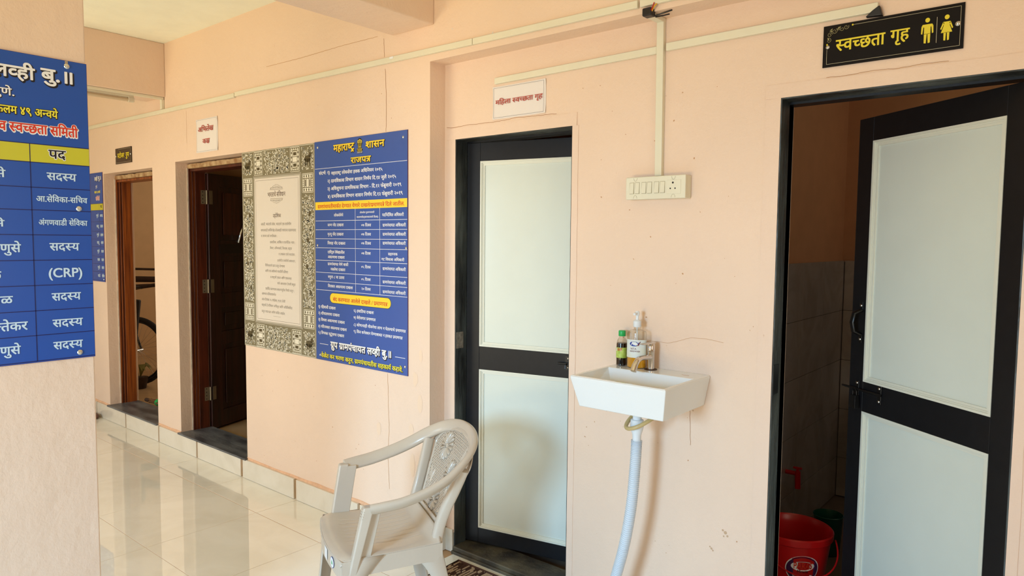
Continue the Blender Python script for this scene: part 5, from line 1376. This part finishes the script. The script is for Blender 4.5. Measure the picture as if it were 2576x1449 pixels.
def mleaf(u0, z0_, l, w_, a, c=0.3):
    pts = leafpts(u0, z0_, l, w_, a, c); b = len(m.v)
    cu = sum(p[0] for p in pts)/len(pts); cz = sum(p[1] for p in pts)/len(pts)
    m.v.append((cu, vback(cu, cz)-0.007, cz)); m.v.extend((p[0], vback(p[0], p[1])-0.001, p[1]) for p in pts)
    for k in range(len(pts)): m.face((b, b+1+k, b+1+(k+1) % len(pts)), True)
for (u, z, l, w_, a, c) in ((0.08, 0.68, 0.06, 0.010, 0.7, 0.4), (0.10, 0.66, 0.05, 0.010, -0.4, -0.3), (0.12, 0.71, 0.045, 0.009, 0.2, 0.4), (-0.16, 0.60, 0.08, 0.007, -1.2, 0.3), (-0.12, 0.60, 0.07, 0.007, -1.4, -0.2), (-0.08, 0.56, 0.06, 0.007, -1.1, 0.3), (0.05, 0.53, 0.07, 0.008, 0.9, 0.3), (0.09, 0.56, 0.05, 0.008, 0.2, 0.3), (-0.07, 0.49, 0.05, 0.007, 2.2, 0.3), (0.05, 0.47, 0.05, 0.007, 0.6, -0.3), (0.13, 0.62, 0.05, 0.008, 1.3, 0.3)): mleaf(u, z, l, w_, a, c)
m.build('moulded_leaves', CHAIRM, ch)
# stickers on the front apron
def fa(u, z, t=0): return (u, 0.008-0.030*(1-(u/0.237)**2)-0.0035-t, z)
rects([(0.045, 0.085, 0.362, 0.405)], fa, 'white_sticker', STKR, ch, 0.0006)
poly([ring(0.150, 0.382, 0.0205, 0.0205, 24)], fa, 'round_sticker_rim', LBLB, ch, 0.0006); rsk = poly([ring(0.150, 0.382, 0.0185, 0.0185, 24)], fa, 'round_sticker', STKR, ch, 0.0010)
poly([leafpts(0.145, 0.374, 0.018, 0.004, 1.0), leafpts(0.155, 0.374, 0.014, 0.003, 1.9)], fa, 'round_sticker_mark', GREENCAP, rsk, 0.0014)

# ------------------------------------------------------------------ woven door mat
mt = thing('door_mat', 'brown and cream woven cord mat before the ladies washroom door', 'door mat', (-2.0, 2.2, 0))
MB().box(-2.312, -1.70, 2.14, 2.386, 0.0005, 0.006).build('backing', MATD, mt, bevel=0.002)
for mm, ph, nm in ((MATD, 0, 'dark_cords'), (MATC, 1, 'cream_cords')):
    m = MB(); q = random.Random(ph)
    for k in range(76):
        x = -2.304+0.008*k; y = 2.15
        while y < 2.372:
            l = q.uniform(0.02, 0.055); on = (q.random() < (0.62 if ph == 0 else 0.42))
            if on:
                y2 = min(y+l, 2.374); z = 0.0065+(0.0012 if ph else 0.0)
                m.hexa([(x+0.001, y, 0.004), (x+0.0065, y, 0.004), (x+0.0065, y2, 0.004), (x+0.001, y2, 0.004), (x+0.002, y+0.001, z+0.0028), (x+0.0055, y+0.001, z+0.0028), (x+0.0055, y2-0.001, z+0.0028), (x+0.002, y2-0.001, z+0.0028)])
            y += l
    o = m.build(nm, mm, mt); o['kind'] = 'stuff'
m = MB(); m.tube([(-2.310, 2.143, 0.007), (-2.310, 2.384, 0.007), (-1.702, 2.384, 0.007), (-1.702, 2.143, 0.007)], 0.005, 8, closed=True); m.build('binding', MATD, mt)
settle(mt, (-2.0, 2.17, 0))

# ------------------------------------------------------------------ washroom things
BX, BY = -0.968, 3.085
t = thing('bucket', 'red plastic bucket with oval label in the open washroom', 'bucket', (BX, BY, 0.004))
pr_ = [(0.100, 0), (0.112, 0.005), (0.150, 0.285), (0.158, 0.290), (0.160, 0.315), (0.155, 0.320), (0.150, 0.314), (0.146, 0.285), (0.108, 0.014), (0.0005, 0.012)]
m = MB(); m.lathe(pr_, (BX, BY, 0.004), 48, cap=False); bk = m.build('bucket_body', REDB)
m = MB()
hp = []
for k in range(25):
    a = pi*k/24; hp.append(Vector((BX+0.166*cos(a)*cos(R(20)), BY+0.166*cos(a)*sin(R(20)), 0.286)) + Vector((0.10*sin(a), -0.14*sin(a), -0.11*sin(a))))
m.tube(hp, 0.0035, 8); hd = m.build('handle', REDB)
aL = R(304); ob = (BX, BY, 0.004)
def fbk(a, z, t=0):
    r = 0.112+(z-0.005)*0.1357+0.0012+t; return (BX+r*cos(a), BY+r*sin(a), 0.004+z)
e1 = poly([ring(aL, 0.19, 0.50, 0.062, 30)], fbk, 'label_rim', WHT, None, 0); e2 = poly([ring(aL, 0.19, 0.47, 0.057, 30)], fbk, 'label_field', PURPLE, None, 0.0006)
e3 = poly([ring(aL, 0.205, 0.34, 0.022, 30), [(aL-0.30, 0.165), (aL+0.30, 0.165), (aL+0.20, 0.142), (aL-0.20, 0.142)]], fbk, 'label_panel', WHT, None, 0.0010)
e4 = lettering([('PARAS', aL-0.27, aL+0.27, 0.219, 0.024, 0.04)], fbk, 'label_lettering', RED, None, 0.0016)
e6 = lettering([('Miracle', aL-0.16, aL+0.16, 0.188, 0.012, 0.01)], fbk, 'small_lettering', KPRT, None, 0.0016)
e5 = lettering([('Plastic Moulding Co', aL-0.26, aL+0.26, 0.162, 0.008, 0.01)], fbk, 'small_lettering', KPRT, None, 0.0016)
kids(t, bk, hd, e1)
for o in (e2, e3, e4, e5, e6): o.parent = e1
m = MB(); m.lathe([(0.055, 0), (0.058, 0.004), (0.068, 0.19), (0.071, 0.195), (0.068, 0.198), (0.064, 0.19), (0.054, 0.01), (0.0005, 0.008)], (-0.985, 3.66, 0.005), 32, cap=False)
o = m.build('mug', GRNB); tag(o, 'dark green plastic mug standing behind the red bucket', 'mug')
t = thing('wall_tap', 'small red plastic tap on the washroom side wall', 'tap', (-1.19, 3.60, 0.39))
yy, zz_ = 3.62, 0.385
m = MB(); m.tube([(-1.188, yy, zz_), (-1.125, yy, zz_)], 0.011, 14); m.tube([(-1.128, yy, zz_+0.012), (-1.125, yy, zz_-0.075)], 0.014, 14); a = m.build('tap_body', REDT)
m = MB(); m.tube([(-1.128, yy, zz_+0.01), (-1.128, yy, zz_+0.028)], 0.008, 12); m.box(-1.150, -1.108, yy-0.006, yy+0.006, zz_+0.024, zz_+0.034); b = m.build('tap_handle', REDT, bevel=0.002)
kids(t, a, b)

# ------------------------------------------------------------------ store room things
def wheel(cx_, cy_, r, dirv, root):
    d = Vector(dirv).normalized(); ax = Vector((-d.y, d.x, 0))
    m = MB(); m.tube([Vector((cx_, cy_, 0.10+r))+d*(r-0.022)*cos(2*pi*k/56)+Vector((0, 0, 1))*(r-0.022)*sin(2*pi*k/56) for k in range(56)], 0.022, 12, closed=True, up=ax); w_ = m.build('wheel', RUBBER, root, smooth=True); root = w_
    m = MB(); m.tube([Vector((cx_, cy_, 0.10+r))+d*(r-0.052)*cos(2*pi*k/56)+Vector((0, 0, 1))*(r-0.052)*sin(2*pi*k/56) for k in range(56)], 0.010, 8, closed=True, up=ax); m.build('rim', BLACK, root, smooth=True)
    m = MB()
    for k in range(28):
        a = 2*pi*k/28; e = Vector((cx_, cy_, 0.10+r)); m.tube([e+d*0.02*cos(a+0.8)+Vector((0, 0, 0.02*sin(a+0.8)))+ax*(0.02 if k % 2 else -0.02), e+d*(r-0.055)*cos(a)+Vector((0, 0, (r-0.055)*sin(a)))], 0.0012, 5)
    m.build('spokes', STEEL, root)
    m = MB(); m.tube([Vector((cx_, cy_, 0.10+r))-ax*0.05, Vector((cx_, cy_, 0.10+r))+ax*0.05], 0.016, 12); m.build('hub', STEEL, root)
bw = thing('bicycle', 'black bicycle standing inside the store room', 'bicycle', (-7.3, 2.95, 0.1))
D_ = Vector((0.90, 0.44, 0)).normalized(); AX = Vector((-D_.y, D_.x, 0))
wc = Vector((-7.22, 2.93, 0)); wheel(wc.x, wc.y, 0.335, D_, bw)
wc2 = wc-D_*1.02; wheel(wc2.x, wc2.y, 0.335, D_, bw)
H_ = wc-D_*0.16+Vector((0, 0, 0.98)); hub = wc+Vector((0, 0, 0.435)); bb_ = wc-D_*0.58+Vector((0, 0, 0.38)); st_ = wc-D_*0.78+Vector((0, 0, 0.92)); hub2 = wc2+Vector((0, 0, 0.435)); ht_ = wc-D_*0.13+Vector((0, 0, 0.80))
m = MB(); m.tube([H_, ht_], 0.020, 10)
for s in (-0.045, 0.045): m.tube([ht_+AX*s, ht_+AX*s+Vector((0, 0, -0.05)), hub+AX*s], [0.019, 0.018, 0.010], 10)
m.build('fork', BLACK, bw)
m = MB(); [m.tube([a, b], 0.016, 10) for a, b in ((H_-Vector((0, 0, 0.06)), st_), (ht_, bb_), (bb_, st_), (bb_, hub2), (st_-Vector((0, 0, 0.1)), hub2))]; m.build('frame', BLACK, bw)
m = MB(); m.tube([H_+Vector((0, 0, 0.05))+AX*0.30-D_*0.05, H_+Vector((0, 0, 0.08))+AX*0.1, H_+Vector((0, 0, 0.08))-AX*0.1, H_+Vector((0, 0, 0.05))-AX*0.30-D_*0.05], 0.014, 10); m.build('handlebar', BLACK, bw)
m = MB(); m.hexa([st_+D_*0.12+AX*0.03+Vector((0, 0, 0.03)), st_+D_*0.12-AX*0.03+Vector((0, 0, 0.03)), st_-D_*0.14-AX*0.08+Vector((0, 0, 0.03)), st_-D_*0.14+AX*0.08+Vector((0, 0, 0.03)), st_+D_*0.12+AX*0.03+Vector((0, 0, 0.08)), st_+D_*0.12-AX*0.03+Vector((0, 0, 0.08)), st_-D_*0.14-AX*0.08+Vector((0, 0, 0.09)), st_-D_*0.14+AX*0.08+Vector((0, 0, 0.09))]); m.build('saddle', RUBBER, bw, bevel=0.01)
settle(bw, (-7.3, 2.95, 0.1))
t = thing('black_case', 'tapering black case with a round red and white badge leaning by the bicycle', 'case', (-6.95, 2.78, 0.1))
cx_, cy_ = -6.95, 2.765; e = Vector((0.64, 0.77, 0)).normalized(); f_ = Vector((0.77, -0.64, 0))
def cs(a, t_, z): p = Vector((cx_, cy_, z))+e*a+f_*t_; return tuple(p)
m = MB(); m.hexa([cs(-0.03, -0.02, 0.50), cs(0.035, -0.02, 0.50), cs(0.035, 0.02, 0.50), cs(-0.03, 0.02, 0.50), cs(-0.085, -0.03, 0.98), cs(0.085, -0.03, 0.96), cs(0.085, 0.03, 0.96), cs(-0.085, 0.03, 0.98)])
a = m.build('case_body', RUBBER, bevel=0.012)
fcs = lambda a, z, t_=0: cs(a, 0.0275+t_, z)
b = poly([ring(0.012, 0.875, 0.042, 0.042, 24)], fcs, 'badge', mat('badge_red', (190, 60, 44), rough=0.4), None, 0.003); c = poly([[(0.000-0.022, 0.855), (0.006-0.022, 0.855), (0.016-0.012, 0.892), (0.040-0.012, 0.865), (0.046-0.012, 0.868), (0.018-0.012, 0.905)]], fcs, 'badge_mark', WHT, None, 0.005)
d = poly([[(-0.06, 0.935), (0.05, 0.927), (0.05, 0.932), (-0.06, 0.941)]], fcs, 'pale_stripe', WHT, None, 0.004)
e_ = MB(); e_.tube([cs(0, 0, 0.52), cs(0.0, 0, 0.10)], 0.012, 8); e_ = e_.build('stand', RUBBER)
kids(t, a, b, d, e_); c.parent = b
t = MB(); t.tube([(-8.93, 3.1, 1.19), (-8.3, 4.2, 1.15)], 0.014, 10); t.tube([(-8.94, 3.1, 1.19), (-8.95, 3.05, 1.19)], 0.016, 8); o = t.build('shelf_rod', STICK); tag(o, 'dark horizontal rod fixed across the store room wall', 'rod')
bn = thing('stick_bundle', 'bundle of dark sticks leaning across the store room corner', 'sticks', (-8.0, 3.3, 1.0))
L_ = []
for a, b, r_ in (((-8.3, 3.00, 0.93), (-7.0, 3.35, 1.12), 0.022), ((-8.05, 3.10, 1.10), (-7.1, 3.45, 1.10), 0.034), ((-8.25, 3.02, 1.00), (-7.0, 3.38, 1.08), 0.016)):
    m = MB(); m.tube([a, tuple((Vector(a)+Vector(b))/2+Vector((0, 0, 0.008))), b], [r_, r_*0.9, r_*0.8], 9); L_.append(m.build('stick', STICK))
kids(bn, *L_)
m = MB(); f2_ = wob(4)
m.lathe([(0.02, 0), (0.26, 0.02), (0.30, 0.16), (0.24, 0.34), (0.12, 0.46), (0.03, 0.52)], (-7.55, 3.62, 0.10), 20)
m.v = [(x+0.03*f2_(z*7+y*3), y+0.03*f2_(x*9), z+0.012*f2_(x*5+y*7)) for x, y, z in m.v]
o = m.build('sack', SACK, smooth=True); tag(o, 'crumpled pale sack on the store room floor behind the bicycle', 'sack')
t = thing('broom', 'short twig broom lying behind the store room sill', 'broom', (-6.1, 2.65, 0.1))
m = MB(); q = random.Random(2)
for k in range(26):
    a = Vector((-6.30, 2.64, 0.125)); b = Vector((-5.99+q.uniform(-0.02, 0.02), 2.66+q.uniform(-0.05, 0.05), 0.128+q.uniform(-0.015, 0.04))); m.tube([a+Vector((0, q.uniform(-0.012, 0.012), q.uniform(-0.01, 0.02))), b], 0.004, 5)
a = m.build('twigs', mat('twig_brown', (110, 74, 40), rough=0.8)); m = MB(); m.tube([(-6.16, 2.647, 0.135), (-6.12, 2.65, 0.135)], 0.030, 12); b = m.build('binding', GREENCAP); m = MB(); m.tube([(-6.30, 2.64, 0.13), (-6.36, 2.635, 0.13)], 0.016, 10); c = m.build('grip', STICK)
kids(t, a, b, c)
t = thing('floor_plant', 'drooping yellow green leaf cluster on the store room floor', 'plant', (-7.35, 2.80, 0.1))
m = MB(); q = random.Random(8)
for k in range(9):
    a = q.uniform(0, 6.28); b = Vector((-7.02, 2.86, 0.20)); d_ = Vector((cos(a), sin(a), 0)); w2 = Vector((-d_.y, d_.x, 0))*0.022
    p = [b, b+d_*0.06+Vector((0, 0, 0.14)), b+d_*0.12+Vector((0, 0, 0.08))]
    m.quad(p[0], p[1]-w2, p[2], p[1]+w2)
a = m.build('leaves', LEAFM, solid=0.001); m = MB(); m.lathe([(0.05, 0), (0.07, 0.11), (0.066, 0.11)], (-7.02, 2.86, 0.10), 16); b = m.build('pot', STICK); kids(t, a, b)
# shoe tip beyond the partition
m = MB(); m.lathe([(0.012, 0), (0.040, 0.003), (0.044, 0.020), (0.036, 0.036), (0.010, 0.044)], (-6.56, 2.275, 0.001), 18, sx=1.9)
o = m.build('shoe', mat('brown_shoe_leather', (92, 50, 30), rough=0.4), smooth=True); tag(o, 'brown shoe tip on the floor by the skirting at far left', 'shoe')
